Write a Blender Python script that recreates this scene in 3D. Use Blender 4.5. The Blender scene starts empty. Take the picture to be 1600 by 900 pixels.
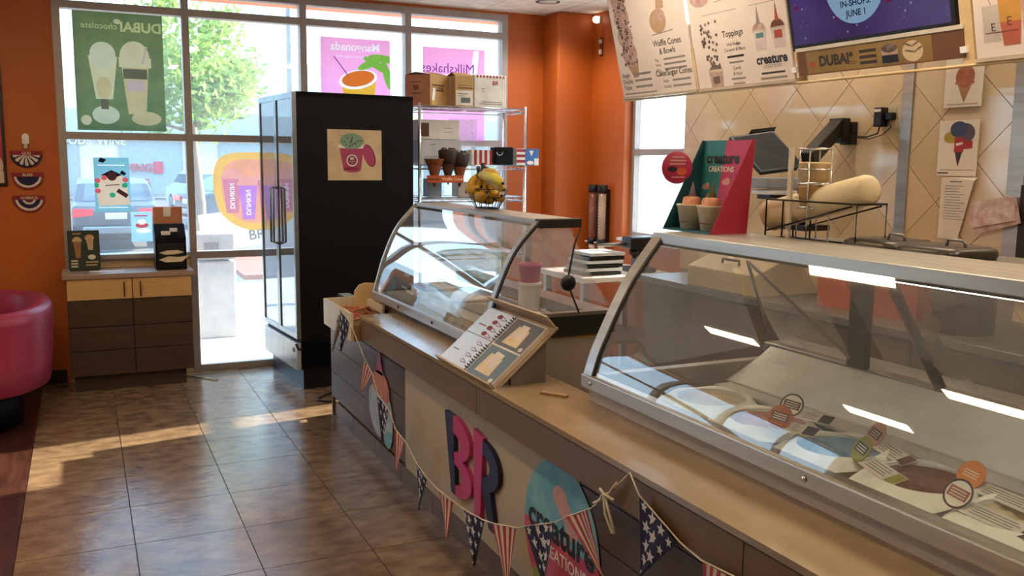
import bpy, math, random
from mathutils import Matrix, Vector

# ------------------------------------------------------------------ camera, sky, sun, exposure
S = bpy.context.scene
COL = S.collection
cam_d = bpy.data.cameras.new('camera'); cam = bpy.data.objects.new('camera', cam_d); COL.objects.link(cam)
cam_d.sensor_width = 36.0; cam_d.lens = 1422.2 * 36.0 / 1600.0; cam_d.clip_start = 0.05; cam_d.clip_end = 400
cam.matrix_world = Matrix(((0.9050, 0.0493, -0.4226, 0.0), (-0.4253, 0.1292, -0.8958, 0.0), (0.0105, 0.9904, 0.1379, 1.636), (0, 0, 0, 1)))
S.camera = cam
S.view_settings.view_transform = 'Standard'; S.view_settings.look = 'None'
S.view_settings.gamma = 1.0; S.view_settings.use_curve_mapping = False
S.view_settings.exposure = 0.9
S.cycles.transparent_max_bounces = 32
S.cycles.max_bounces = 10

W = bpy.data.worlds.new('sky'); S.world = W; W.use_nodes = True
nt = W.node_tree; nt.nodes.clear()
o_ = nt.nodes.new('ShaderNodeOutputWorld'); bg = nt.nodes.new('ShaderNodeBackground')
tc = nt.nodes.new('ShaderNodeTexCoord'); sx = nt.nodes.new('ShaderNodeSeparateXYZ'); cr = nt.nodes.new('ShaderNodeValToRGB')
nt.links.new(tc.outputs['Generated'], sx.inputs[0]); nt.links.new(sx.outputs['Z'], cr.inputs[0])
cr.color_ramp.elements[0].position = 0.0; cr.color_ramp.elements[0].color = (0.62, 0.82, 1.0, 1)
cr.color_ramp.elements[1].position = 0.55; cr.color_ramp.elements[1].color = (0.30, 0.58, 1.0, 1)
nt.links.new(cr.outputs[0], bg.inputs[0]); bg.inputs[1].default_value = 3.6
nt.links.new(bg.outputs[0], o_.inputs[0])

sun_d = bpy.data.lights.new('sun', 'SUN'); sun = bpy.data.objects.new('sun', sun_d); COL.objects.link(sun)
sun_d.energy = 17.0; sun_d.color = (1.0, 0.86, 0.66); sun_d.angle = 0.01
sun.rotation_euler = Vector((1.0, 0.17, 0.50)).to_track_quat('Z', 'Y').to_euler()
sun.location = (30, 8, 20)

# ------------------------------------------------------------------ materials
def lin(h):
    h = h.lstrip('#'); c = [int(h[i:i+2], 16) / 255 for i in (0, 2, 4)]
    return tuple(x / 12.92 if x <= .04045 else ((x + .055) / 1.055) ** 2.4 for x in c) + (1,)
_m = {}
def M(name, hx='#808080', rough=.5, metal=0.0, var=.06, scale=8.0, bump=0.0, bscale=40.0, kind='p', emit=0.0, stretch=(1, 1, 1), spec=.5, alt=None, rnd=0.0, trans=.5, refl=1.0, ior=1.5):
    if name in _m: return _m[name]
    m = bpy.data.materials.new(name); m.use_nodes = True; _m[name] = m
    n = m.node_tree; n.nodes.clear(); L = n.links.new
    out = n.nodes.new('ShaderNodeOutputMaterial')
    c = lin(hx); m.diffuse_color = c
    if kind == 'emit':
        e = n.nodes.new('ShaderNodeEmission'); e.inputs[0].default_value = c; e.inputs[1].default_value = emit
        L(e.outputs[0], out.inputs[0]); return m
    if kind == 'glass':      # thin clear sheet: tinted see-through plus a Fresnel mirror, with a little haze
        tr = n.nodes.new('ShaderNodeBsdfTransparent'); tr.inputs[0].default_value = c
        gl = n.nodes.new('ShaderNodeBsdfGlossy'); gl.inputs['Roughness'].default_value = rough; gl.inputs[0].default_value = (1, 1, 1, 1)
        ge = n.nodes.new('ShaderNodeNewGeometry'); dt = n.nodes.new('ShaderNodeVectorMath'); dt.operation = 'DOT_PRODUCT'
        L(ge.outputs['Normal'], dt.inputs[0]); L(ge.outputs['Incoming'], dt.inputs[1])
        def mth(op, a, bv=None):
            q = n.nodes.new('ShaderNodeMath'); q.operation = op; q.use_clamp = op == 'MULTIPLY_ADD'
            L(a, q.inputs[0])
            if bv is not None: q.inputs[1].default_value = bv
            return q
        f0 = ((ior - 1) / (ior + 1)) ** 2
        ab = mth('ABSOLUTE', dt.outputs['Value']); om = n.nodes.new('ShaderNodeMath'); om.operation = 'SUBTRACT'; om.inputs[0].default_value = 1.0; L(ab.outputs[0], om.inputs[1])
        pw = mth('POWER', om.outputs[0], 5.0); mu = mth('MULTIPLY_ADD', pw.outputs[0], (1 - f0) * refl); mu.inputs[2].default_value = f0 * refl
        mx = n.nodes.new('ShaderNodeMixShader'); L(mu.outputs[0], mx.inputs[0]); L(tr.outputs[0], mx.inputs[1]); L(gl.outputs[0], mx.inputs[2])
        last = mx
        if trans:
            df = n.nodes.new('ShaderNodeBsdfDiffuse'); df.inputs[0].default_value = (.8, .8, .8, 1)
            tl = n.nodes.new('ShaderNodeBsdfTranslucent'); tl.inputs[0].default_value = (.8, .8, .8, 1)
            ad = n.nodes.new('ShaderNodeMixShader'); ad.inputs[0].default_value = .5; L(df.outputs[0], ad.inputs[1]); L(tl.outputs[0], ad.inputs[2])
            nz = n.nodes.new('ShaderNodeTexNoise'); nz.inputs['Scale'].default_value = scale
            g = n.nodes.new('ShaderNodeNewGeometry'); L(g.outputs['Position'], nz.inputs['Vector'])
            mm = n.nodes.new('ShaderNodeMapRange'); mm.inputs[1].default_value = .3; mm.inputs[2].default_value = .75; mm.inputs[3].default_value = trans * .6; mm.inputs[4].default_value = trans * 1.4
            L(nz.outputs[0], mm.inputs[0])
            m2 = n.nodes.new('ShaderNodeMixShader'); L(mm.outputs[0], m2.inputs[0]); L(last.outputs[0], m2.inputs[1]); L(ad.outputs[0], m2.inputs[2]); last = m2
        L(last.outputs[0], out.inputs[0]); return m
    tco = n.nodes.new('ShaderNodeTexCoord'); mp = n.nodes.new('ShaderNodeMapping'); mp.inputs['Scale'].default_value = stretch
    L(tco.outputs['Object'], mp.inputs[0])
    nz = n.nodes.new('ShaderNodeTexNoise'); nz.inputs['Scale'].default_value = scale; nz.inputs['Detail'].default_value = 6
    L(mp.outputs[0], nz.inputs['Vector'])
    if rnd:
        oi = n.nodes.new('ShaderNodeObjectInfo'); va = n.nodes.new('ShaderNodeVectorMath'); va.operation = 'ADD'
        sc = n.nodes.new('ShaderNodeMath'); sc.operation = 'MULTIPLY'; sc.inputs[1].default_value = 37.0
        L(oi.outputs['Random'], sc.inputs[0]); L(mp.outputs[0], va.inputs[0]); L(sc.outputs[0], va.inputs[1]); L(va.outputs[0], nz.inputs['Vector'])
    mix = n.nodes.new('ShaderNodeMix'); mix.data_type = 'RGBA'
    rp = n.nodes.new('ShaderNodeMapRange'); rp.inputs[1].default_value = .32; rp.inputs[2].default_value = .68
    L(nz.outputs[0], rp.inputs[0]); L(rp.outputs[0], mix.inputs[0])
    c2 = lin(alt) if alt else tuple(min(1, x * (1 + var * 2)) for x in c[:3]) + (1,)
    c1 = c if alt else tuple(x * (1 - var * 2) for x in c[:3]) + (1,)
    mix.inputs[6].default_value = c1; mix.inputs[7].default_value = c2
    colo = mix.outputs[2]
    if rnd:
        hv = n.nodes.new('ShaderNodeHueSaturation'); mr = n.nodes.new('ShaderNodeMapRange'); mr.inputs[3].default_value = 1 - rnd; mr.inputs[4].default_value = 1 + rnd
        L(oi.outputs['Random'], mr.inputs[0]); L(mr.outputs[0], hv.inputs['Value']); L(colo, hv.inputs['Color']); colo = hv.outputs[0]
    if kind == 'film':       # printed film or paper: lit from both sides
        df = n.nodes.new('ShaderNodeBsdfDiffuse'); tl = n.nodes.new('ShaderNodeBsdfTranslucent'); mx = n.nodes.new('ShaderNodeMixShader')
        mx.inputs[0].default_value = trans; L(colo, df.inputs[0]); L(colo, tl.inputs[0]); L(df.outputs[0], mx.inputs[1]); L(tl.outputs[0], mx.inputs[2])
        L(mx.outputs[0], out.inputs[0]); return m
    b = n.nodes.new('ShaderNodeBsdfPrincipled'); L(colo, b.inputs['Base Color'])
    b.inputs['Roughness'].default_value = rough; b.inputs['Metallic'].default_value = metal
    b.inputs['Specular IOR Level'].default_value = spec
    if emit:
        L(colo, b.inputs['Emission Color']); b.inputs['Emission Strength'].default_value = emit
    if bump:
        bp = n.nodes.new('ShaderNodeBump'); bp.inputs['Strength'].default_value = bump; bp.inputs['Distance'].default_value = .01
        nb = n.nodes.new('ShaderNodeTexNoise'); nb.inputs['Scale'].default_value = bscale; nb.inputs['Detail'].default_value = 5
        L(mp.outputs[0] if not rnd else va.outputs[0], nb.inputs['Vector']); L(nb.outputs[0], bp.inputs['Height']); L(bp.outputs[0], b.inputs['Normal'])
    L(b.outputs[0], out.inputs[0])
    return m

# ------------------------------------------------------------------ mesh builder
class B:
    def __init__(s, frame=None): s.v = []; s.f = []; s.mi = []; s.sm = []; s.mats = []; s.M = frame or Matrix()
    def add(s, vs, fs, mat, smooth=False):
        k = len(s.v); s.v += [tuple(s.M @ Vector(p)) for p in vs]
        if mat not in s.mats: s.mats.append(mat)
        i = s.mats.index(mat)
        for f in fs: s.f.append([a + k for a in f]); s.mi.append(i); s.sm.append(smooth)
        return s
    def box(s, x0, x1, y0, y1, z0, z1, mat):
        if x1 < x0: x0, x1 = x1, x0
        if y1 < y0: y0, y1 = y1, y0
        if z1 < z0: z0, z1 = z1, z0
        vs = [(x, y, z) for z in (z0, z1) for y in (y0, y1) for x in (x0, x1)]
        return s.add(vs, [(0, 2, 3, 1), (4, 5, 7, 6), (0, 1, 5, 4), (2, 6, 7, 3), (0, 4, 6, 2), (1, 3, 7, 5)], mat)
    def prism(s, pts, d0, d1, mat, smooth=False):
        a = sum(pts[i][0] * pts[(i + 1) % len(pts)][1] - pts[(i + 1) % len(pts)][0] * pts[i][1] for i in range(len(pts)))
        if a < 0: pts = pts[::-1]
        n = len(pts); lo, hi = min(d0, d1), max(d0, d1)
        vs = [(p[0], p[1], lo) for p in pts] + [(p[0], p[1], hi) for p in pts]
        return s.add(vs, [tuple(range(n))[::-1], tuple(range(n, 2 * n))] + [(i, (i + 1) % n, n + (i + 1) % n, n + i) for i in range(n)], mat, smooth)
    def poly(s, pts, mat, w=0.0):
        a = sum(pts[i][0] * pts[(i + 1) % len(pts)][1] - pts[(i + 1) % len(pts)][0] * pts[i][1] for i in range(len(pts)))
        if a < 0: pts = pts[::-1]
        return s.add([(p[0], p[1], w) for p in pts], [tuple(range(len(pts)))], mat)
    def rect(s, x0, x1, y0, y1, mat, w=0.0): return s.poly([(x0, y0), (x1, y0), (x1, y1), (x0, y1)], mat, w)
    def ell(s, cx, cy, rx, ry, mat, w=0.0, n=24, a0=0, a1=2 * math.pi, rot=0):
        full = abs(a1 - a0) > 6.28
        ps = []
        for i in range(n if full else n + 1):
            t = a0 + (a1 - a0) * i / n; x, y = rx * math.cos(t), ry * math.sin(t)
            ps.append((cx + x * math.cos(rot) - y * math.sin(rot), cy + x * math.sin(rot) + y * math.cos(rot)))
        return s.poly(ps, mat, w)
    def ring(s, cx, cy, r0, r1, mat, w=0.0, n=28, a0=0, a1=2 * math.pi):
        vs = []; 
        for i in range(n + 1):
            t = a0 + (a1 - a0) * i / n
            vs += [(cx + r0 * math.cos(t), cy + r0 * math.sin(t), w), (cx + r1 * math.cos(t), cy + r1 * math.sin(t), w)]
        return s.add(vs, [(2 * i, 2 * i + 1, 2 * i + 3, 2 * i + 2) for i in range(n)], mat)
    def stroke(s, path, wd, mat, d0=0.0, d1=None):
        L_, R_ = [], []
        for i, p in enumerate(path):
            a = path[max(i - 1, 0)]; b = path[min(i + 1, len(path) - 1)]
            dx, dy = b[0] - a[0], b[1] - a[1]; l = math.hypot(dx, dy) or 1
            L_.append((p[0] - dy / l * wd / 2, p[1] + dx / l * wd / 2)); R_.append((p[0] + dy / l * wd / 2, p[1] - dx / l * wd / 2))
        n = len(path)
        if d1 is None:
            vs = [(a[0], a[1], d0) for a in L_] + [(a[0], a[1], d0) for a in R_]
            return s.add(vs, [(n + i, n + i + 1, i + 1, i) for i in range(n - 1)], mat)
        vs = [(a[0], a[1], d1) for a in L_] + [(a[0], a[1], d1) for a in R_] + [(a[0], a[1], d0) for a in L_] + [(a[0], a[1], d0) for a in R_]
        fs = []
        for i in range(n - 1):
            fs += [(n + i, n + i + 1, i + 1, i), (2 * n + i, 2 * n + i + 1, 3 * n + i + 1, 3 * n + i), (i, i + 1, 2 * n + i + 1, 2 * n + i), (n + i + 1, n + i, 3 * n + i, 3 * n + i + 1)]
        fs += [(0, 2 * n, 3 * n, n), (n - 1, 2 * n - 1, 4 * n - 1, 3 * n - 1)]
        return s.add(vs, fs, mat)
    def tube(s, path, r, mat, n=8, closed=False):
        P = [Vector(p) for p in path]; vs = []; fs = []; k = len(P); up = None
        for i, p in enumerate(P):
            a = P[(i - 1) % k] if closed else P[max(i - 1, 0)]; b = P[(i + 1) % k] if closed else P[min(i + 1, k - 1)]
            t = (b - a).normalized()
            if up is None: up = Vector((0, 0, 1)) if abs(t.z) < .9 else Vector((1, 0, 0))
            x = t.cross(up)
            if x.length < 1e-4: x = t.cross(Vector((.3, .9, .2)))
            x.normalize(); y = x.cross(t); y.normalize(); up = y
            rr = r[i] if isinstance(r, (list, tuple)) else r
            for j in range(n):
                q = 2 * math.pi * j / n; vs.append(tuple(p + x * (rr * math.cos(q)) + y * (rr * math.sin(q))))
        for i in range(k if closed else k - 1):
            for j in range(n):
                fs.append((i * n + j, i * n + (j + 1) % n, ((i + 1) % k) * n + (j + 1) % n, ((i + 1) % k) * n + j))
        if not closed: fs += [tuple(range(n))[::-1], tuple(range((k - 1) * n, k * n))]
        return s.add(vs, fs, mat, True)
    def lathe(s, prof, mat, n=24, at=(0, 0, 0), axis=None, smooth=True):
        Q = Matrix.Translation(at) @ (Vector(axis).to_track_quat('Z', 'Y').to_matrix().to_4x4() if axis else Matrix())
        vs = []; fs = []
        for (r, z) in prof:
            for j in range(n):
                a = 2 * math.pi * j / n; vs.append(tuple(Q @ Vector((r * math.cos(a), r * math.sin(a), z))))
        for i in range(len(prof) - 1):
            for j in range(n): fs.append((i * n + j, i * n + (j + 1) % n, (i + 1) * n + (j + 1) % n, (i + 1) * n + j))
        if prof[0][0] > 1e-5: fs.append(tuple(range(n))[::-1])
        if prof[-1][0] > 1e-5: fs.append(tuple(range((len(prof) - 1) * n, len(prof) * n)))
        return s.add(vs, fs, mat, smooth)
    def blob(s, c, r, mat, seed=0, amp=.15, n=14, sc=(1, 1, 1)):
        rg = random.Random(seed); ph = [rg.uniform(0, 6.28) for _ in range(6)]; vs = []; fs = []; h = n // 2
        for i in range(h + 1):
            th = math.pi * i / h
            for j in range(n):
                a = 2 * math.pi * j / n
                k = 1 + amp * (math.sin(3 * a + ph[0]) * math.sin(th) + .7 * math.sin(5 * th + ph[1]) + .5 * math.sin(5 * a + ph[2]) * math.sin(2 * th))
                vs.append((c[0] + r * sc[0] * k * math.sin(th) * math.cos(a), c[1] + r * sc[1] * k * math.sin(th) * math.sin(a), c[2] + r * sc[2] * k * math.cos(th)))
        for i in range(h):
            for j in range(n): fs.append((i * n + j, (i + 1) * n + j, (i + 1) * n + (j + 1) % n, i * n + (j + 1) % n))
        return s.add(vs, fs, mat, True)
    def text(s, t, x, y, size, mat, w=0.0, align='CENTER', bold=0.0, d=0.0, sx=1.0):
        vs, fs = glyphs(t, align, bold)
        if d == 0: return s.add([(x + a * size * sx, y + b * size, w) for a, b in vs], fs, mat)
        n = len(vs); s.add([(x + a * size * sx, y + b * size, w + d) for a, b in vs], fs, mat)
        ed = {}
        for f in fs:
            for i in range(len(f)):
                e = (f[i], f[(i + 1) % len(f)]); 
                if (e[1], e[0]) in ed: del ed[(e[1], e[0])]
                else: ed[e] = 1
        return s.add([(x + a * size * sx, y + b * size, w + d) for a, b in vs] + [(x + a * size * sx, y + b * size, w) for a, b in vs], [(n + a, n + b, b, a) for a, b in ed], mat)
    def build(s, name, parent=None, w=False, bevel=0.0, seg=2, mesh_only=False):
        me = bpy.data.meshes.new(name)
        vs = s.v
        if parent is not None and w:
            iv = MW[parent.name].inverted(); vs = [tuple(iv @ Vector(p)) for p in vs]
        me.from_pydata(vs, [], s.f); 
        for m in s.mats: me.materials.append(m)
        me.polygons.foreach_set('material_index', s.mi); me.polygons.foreach_set('use_smooth', s.sm); me.update()
        if mesh_only: return me
        ob = bpy.data.objects.new(name, me); COL.objects.link(ob)
        if parent is not None: ob.parent = parent; MW[ob.name] = MW[parent.name].copy()
        else: MW[ob.name] = Matrix()
        if bevel:
            md = ob.modifiers.new('bevel', 'BEVEL'); md.width = bevel; md.segments = seg; md.limit_method = 'ANGLE'; md.angle_limit = .6
            md.harden_normals = False
        return ob
from mathutils import geometry as geo
PEND = {}
class PB(B):      # flat print: shapes of one sheet are cut into each other, so that no two films lie on top of one another
    def build(s, name, t, **k): PEND[t.name]['parts'].append((name, s))
    def add(s, vs, fs, mat, smooth=False):
        for f in fs: s.f.append(([s.M @ Vector(vs[i]) for i in f], mat, abs(vs[f[0]][2])))
        return s
def pend(t, fr, base, mat): PEND[t.name] = dict(t=t, fr=fr, base=base, mat=mat, parts=[])
def flush():
    for d in PEND.values():
        fr, iv = d['fr'], d['fr'].inverted(); shapes = [(d['base'], 'sheet', d['mat'], -1.0)]
        for name, pb in d['parts']:
            key = (name, id(pb))
            for ps, m, od in pb.f: shapes.append(([((iv @ p).x, (iv @ p).y) for p in ps], key, m, od))
        vs = []; fs = []
        for ps, *_ in shapes:
            fs.append(list(range(len(vs), len(vs) + len(ps)))); vs += [Vector(p) for p in ps]
        ov, oe, of, _a, _b, orf = geo.delaunay_2d_cdt(vs, [], fs, 1, 1e-6)
        groups = {}
        bbs = [(min(p[0] for p in s_[0]), max(p[0] for p in s_[0]), min(p[1] for p in s_[0]), max(p[1] for p in s_[0])) for s_ in shapes]
        def inside(x, y, ps):
            r = False; j = len(ps) - 1
            for i in range(len(ps)):
                (xi, yi), (xj, yj) = ps[i], ps[j]
                if (yi > y) != (yj > y) and x < (xj - xi) * (y - yi) / (yj - yi) + xi: r = not r
                j = i
            return r
        for f in of:
            cx = sum(ov[i].x for i in f) / len(f); cy = sum(ov[i].y for i in f) / len(f)
            ids = [k for k, q in enumerate(bbs) if q[0] <= cx <= q[1] and q[2] <= cy <= q[3] and inside(cx, cy, shapes[k][0])]
            if 0 not in ids: continue
            best = max(ids, key=lambda i: (shapes[i][3], i)); groups.setdefault(shapes[best][1], []).append((f, shapes[best][2]))
        for key, lst in groups.items():
            b = B(fr); idx = {}; pts = []
            for f, m in lst:
                b.add([(ov[i].x, ov[i].y, 0) for i in f], [tuple(range(len(f)))], m)
            b.build(key if isinstance(key, str) else key[0], d['t'])
    PEND.clear()
MW = {}
_g = {}
def glyphs(t, align='CENTER', bold=0.0):
    k = (t, align, bold)
    if k in _g: return _g[k]
    cu = bpy.data.curves.new('t', 'FONT'); cu.body = t; cu.align_x = align; cu.offset = bold; cu.resolution_u = 3; cu.fill_mode = 'BOTH'
    ob = bpy.data.objects.new('t', cu); me = bpy.data.meshes.new_from_object(ob)
    r = ([(v.co.x, v.co.y) for v in me.vertices], [tuple(p.vertices) for p in me.polygons])
    bpy.data.objects.remove(ob); bpy.data.meshes.remove(me); bpy.data.curves.remove(cu)
    _g[k] = r; return r
def tag(o, label=None, cat=None, group=None, kind=None):
    if label: o['label'] = label
    if cat: o['category'] = cat
    if group: o['group'] = group
    if kind: o['kind'] = kind
    return o
def thing(name, label, cat, loc=(0, 0, 0), rz=0.0, group=None, rot=None):
    o = bpy.data.objects.new(name, None); COL.objects.link(o); o.empty_display_size = .1
    o.location = loc; o.rotation_euler = rot if rot else (0, 0, rz)
    MW[o.name] = Matrix.Translation(loc) @ o.rotation_euler.to_matrix().to_4x4()
    return tag(o, label, cat, group)
def kids(o): return [c for c in bpy.data.objects if c.parent == o]
def dup(root, loc, rz=0.0, label=None, rot=None):
    r = root.copy(); COL.objects.link(r); r.location = loc; r.rotation_euler = rot if rot else (0, 0, rz)
    MW[r.name] = Matrix.Translation(loc) @ r.rotation_euler.to_matrix().to_4x4()
    if label: r['label'] = label
    for ch in kids(root):
        c = ch.copy(); COL.objects.link(c); c.parent = r
        for g in kids(ch):
            d = g.copy(); COL.objects.link(d); d.parent = c
    return r
def frame(o, u, v):
    u = Vector(u).normalized(); v = Vector(v); v = (v - u * v.dot(u)).normalized(); n = u.cross(v)
    return Matrix(((u.x, v.x, n.x, o[0]), (u.y, v.y, n.y, o[1]), (u.z, v.z, n.z, o[2]), (0, 0, 0, 1)))
def struct(ob): ob['kind'] = 'structure'; return ob
def star(cx, cy, r, rot=0.0):
    return [(cx + (r if i % 2 == 0 else r * .42) * math.sin(rot + i * math.pi / 5), cy + (r if i % 2 == 0 else r * .42) * math.cos(rot + i * math.pi / 5)) for i in range(10)]

# common materials
ORANGE = M('orange_paint', '#b95c1a', .5, var=.03, scale=2)
BEIGEP = M('beige_paint', '#d9bd92', .5)
CEIL = M('ceiling_panel', '#e9e2d6', .9, bump=.1, bscale=120)
ALU = M('window_aluminium', '#a79d98', .45, metal=.3, var=.03)
STEEL = M('brushed_steel', '#b8b2aa', .40, metal=.85, var=.06, scale=30, stretch=(1, .05, 1))
STEELD = M('dull_steel', '#8d8780', .4, metal=.9)
CHROME = M('chrome_wire', '#d8d8d8', .2, metal=1.0)
BLACK = M('black_plastic', '#0c0c0e', .4)
BLACKS = M('black_satin', '#050608', .5, spec=.2)
WHITE = M('white_card', '#ece6dc', .6)
WPLAS = M('white_plastic', '#eeeae4', .35)
WINGL = M('window_glass', '#f2f7f6', .0, kind='glass', trans=0.12, scale=1.5)
CASEGL = M('case_glass', '#f0f4f2', .0, kind='glass', trans=.06, scale=5, refl=2.3)
ACRYL = M('acrylic_sheet', '#f3eef0', .0, kind='glass', trans=.22, scale=3)
BAGGL = M('clear_bag', '#f4f4f4', .12, kind='glass', trans=.22, scale=30)
# ------------------------------------------------------------------ the setting
YW, XR, ZC = 7.27, 4.04, 2.89
GROUT = M('grout', '#2b221c', .9)
TILE = M('slate_floor_tile', '#685040', .21, scale=9, alt='#8d745a', bump=.16, bscale=22, rnd=.08, stretch=(1, 1.4, 1), spec=.75)
PLANK = M('dark_wood_plank', '#2c1712', .32, scale=6, alt='#4a2a20', rnd=.22, stretch=(6, .6, 1))
floor = struct(B().box(-5.5, 4.2, -3, 7.3, -.06, -.006, GROUT).build('floor'))
TX, TY = .4539, .4605
tm = B().box(.002, TX - .002, .002, TY - .002, -.012, 0, TILE).build('tile', mesh_only=True)
for j in range(15):
    for i in range(10):
        x0 = -.3207 + i * TX; y1 = 7.247 - j * TY
        o = bpy.data.objects.new('tile', tm); COL.objects.link(o); o.parent = floor; o.location = (x0, y1 - TY, 0)
pm = B().box(.001, .177, .001, 1.198, -.012, 0, PLANK).build('plank', mesh_only=True)
for i in range(28):
    for k in range(9):
        y0 = 7.24 - 1.2 * (k + 1) + (.37 * i) % 1.2
        if y0 > 6.1: continue
        o = bpy.data.objects.new('plank', pm); COL.objects.link(o); o.parent = floor; o.location = (-.3217 - .178 * (i + 1), y0, 0)

ceiling = struct(B().box(-5.5, 4.3, -3, 7.5, ZC + .012, ZC + .1, CEIL).build('ceiling'))
TBAR = M('ceiling_grid', '#d8d1c6', .6)
for i in range(-4, 13):
    for j in range(9):
        x0 = -3 + .61 * i; y1 = 7.27 - 1.22 * (j + 1)
        if i == 10 and j == 0: pass
        x1 = min(x0 + .604, 4.04); y0 = max(y1, -3)
        if y1 + 1.216 <= y0: continue
        B().box(x0 + .006, x1, y0 + .006, y1 + 1.216, ZC, ZC + .014, CEIL).build('ceiling_tile', ceiling)
gb = B()
for i in range(-4, 13): gb.box(-3 + .61 * i - .006, -3 + .61 * i + .006, -3, 7.27, ZC - .002, ZC + .013, TBAR)
for j in range(9): gb.box(-5.4, 4.04, 7.27 - 1.22 * j - .006, 7.27 - 1.22 * j + .006, ZC - .002, ZC + .013, TBAR)
gb.build('ceiling_grid', ceiling)

# far wall (storefront side)
struct(B().box(-1.35, -.13, YW - .02, YW + .13, 0, ZC, ORANGE).box(-5.5, -4.88, YW - .02, YW + .13, 0, ZC, ORANGE).box(-4.88, -1.35, YW - .02, YW + .13, 2.868, ZC, ORANGE).box(3.355, 3.70, YW - .02, YW + .13, 0, ZC, ORANGE)
       .box(-.13, 3.355, YW - .02, YW + .13, 2.868, ZC, ORANGE).build('wall_far'))
struct(B().box(-.13, .722, YW - .01, YW + .08, 0, .90, BEIGEP).build('wall_far_knee'))
struct(B().box(3.70, XR + .1, 6.98, YW + .13, 0, ZC, ORANGE).build('wall_far_column', bevel=.018))
# right wall: orange part, window opening Y 5.61..6.44, tiled part
struct(B().box(XR, XR + .16, 6.44, 7.3, 0, ZC, ORANGE).box(XR, XR + .16, 5.61, 6.44, 0, 1.02, ORANGE).box(XR, XR + .16, 5.61, 6.44, 2.78, ZC, ORANGE).build('wall_right_orange'))
GROUTL = M('light_grout', '#8f7f68', .9)
WTILE = M('cream_wall_tile', '#d2b790', .08, scale=2.2, alt='#dfc7a2', rnd=.03, spec=.7)
wr = struct(B().box(XR + .006, XR + .16, -3, 5.61, 0, ZC, GROUTL).build('wall_right'))
D = .305; hd = D / math.sqrt(2)
def clip(poly, ax, lim, keep_less):
    out = []
    for i in range(len(poly)):
        a, b = poly[i], poly[(i + 1) % len(poly)]
        ia = (a[ax] <= lim) == keep_less; ib = (b[ax] <= lim) == keep_less
        if ia: out.append(a)
        if ia != ib:
            t = (lim - a[ax]) / (b[ax] - a[ax]); out.append((a[0] + t * (b[0] - a[0]), a[1] + t * (b[1] - a[1])))
    return out
for r in range(-1, 14):
    for c in range(-2, 15):
        cy = 3.38 + (c - 6) * 2 * hd + (r % 2) * hd; cz = 1.88 + (r - 7) * hd
        h = hd - .0025
        q = [(cy - h, cz), (cy, cz - h), (cy + h, cz), (cy, cz + h)]
        for ax, lim, kl in ((0, 5.61, True), (0, 1.2, False), (1, 2.6, True), (1, .86, False)):
            if len(q) >= 3: q = clip(q, ax, lim, kl)
        if len(q) < 3: continue
        B(Matrix(((0, 0, 1, XR - .002), (1, 0, 0, 0), (0, 1, 0, 0), (0, 0, 0, 1)))).prism([(a, b) for a, b in q], 0, .009, WTILE).build('wall_tile', wr)
struct(B().box(XR - .012, XR + .003, 3.565, 3.635, .9, 2.5, STEEL).build('trim_1'))
struct(B().box(XR - .012, XR + .003, 2.89, 2.975, .9, 2.5, STEEL).build('trim_2'))
DKBR = M('dark_brown_panel', '#2a1a12', .5)
struct(B().box(XR - .03, XR + .002, 1.9, 2.885, 1.0, 1.55, DKBR).build('trim_3'))
# other walls (behind and left of the camera)
LWALL = M('cream_wall', '#d8b487', .7)
struct(B().box(-5.5, -5.4, -3, 7.4, 0, ZC, LWALL).build('wall_left'))
struct(B().box(-5.5, 4.2, -3.12, -3, 0, ZC, LWALL).build('wall_near'))
SKIRT = M('dark_skirting', '#2a1712', .5)
struct(B().box(-1.34, -.16, YW - .035, YW - .021, 0, .1, SKIRT).build('baseboard_far'))

def window(name, axis, pos, cols, rows, skip=(), fw=.05, fd=.10, rowsfull=None):
    # cols / rows: bar centre lines; axis 'y' = plane of constant Y
    fb = B()
    def bx(a0, a1, z0, z1, d0, d1, m, bb):
        if axis == 'y': bb.box(a0, a1, pos + d0, pos + d1, z0, z1, m)
        else: bb.box(pos + d0, pos + d1, a0, a1, z0, z1, m)
    h = fw / 2
    bx(cols[0] - h, cols[0] + h, rows[0], rows[-1], -.0, fd, ALU, fb); bx(cols[-1] - h, cols[-1] + h, rows[0], rows[-1], 0, fd, ALU, fb)
    bx(cols[0] + h, cols[-1] - h, rows[-1] - fw, rows[-1], 0, fd, ALU, fb); 
    root = struct(fb.build(name))
    for c in cols[1:-1]:
        b = B(); bx(c - h, c + h, rows[0], rows[-1] - fw, 0, fd, ALU, b); b.build('mullion', root, bevel=.004)
    for i in range(len(cols) - 1):
        for j in range(len(rows) - 1):
            if (i, j) in skip: continue
            a0, a1, z0, z1 = cols[i] + h, cols[i + 1] - h, rows[j], rows[j + 1]
            b = B(); bx(a0, a1, z0 - (h if j else 0), z0 + (h if j else fw), .002, fd - .002, ALU, b); b.build('transom', root)
            b = B(); bx(a0, a1, z0 + (h if j else fw), z1 - (h if j < len(rows) - 2 else fw), .046, .052, WINGL, b); b.build('pane', root)
    return root
win1 = window('window_1', 'y', YW - .025, [-.105, .746, 1.611, 2.465, 3.33], [.0, .905, 1.785, 2.69, 2.868], skip=[(0, 0)], fw=.052)
b = B().box(-.08, .722, YW - .06, YW + .07, .90, .932, ALU); b.build('sill', win1)
win3 = window('window_3', 'y', YW - .025, [-4.855, -3.98, -3.115, -2.25, -1.375], [.0, .905, 1.785, 2.69, 2.868], fw=.052)
win2 = window('window_2', 'x', XR + .07, [5.635, 6.415], [1.02, 1.72, 2.78], fw=.05, fd=.08)
B().box(XR - .05, XR + .07, 5.61, 6.44, 1.0, 1.022, WPLAS).build('sill', win2)

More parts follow.
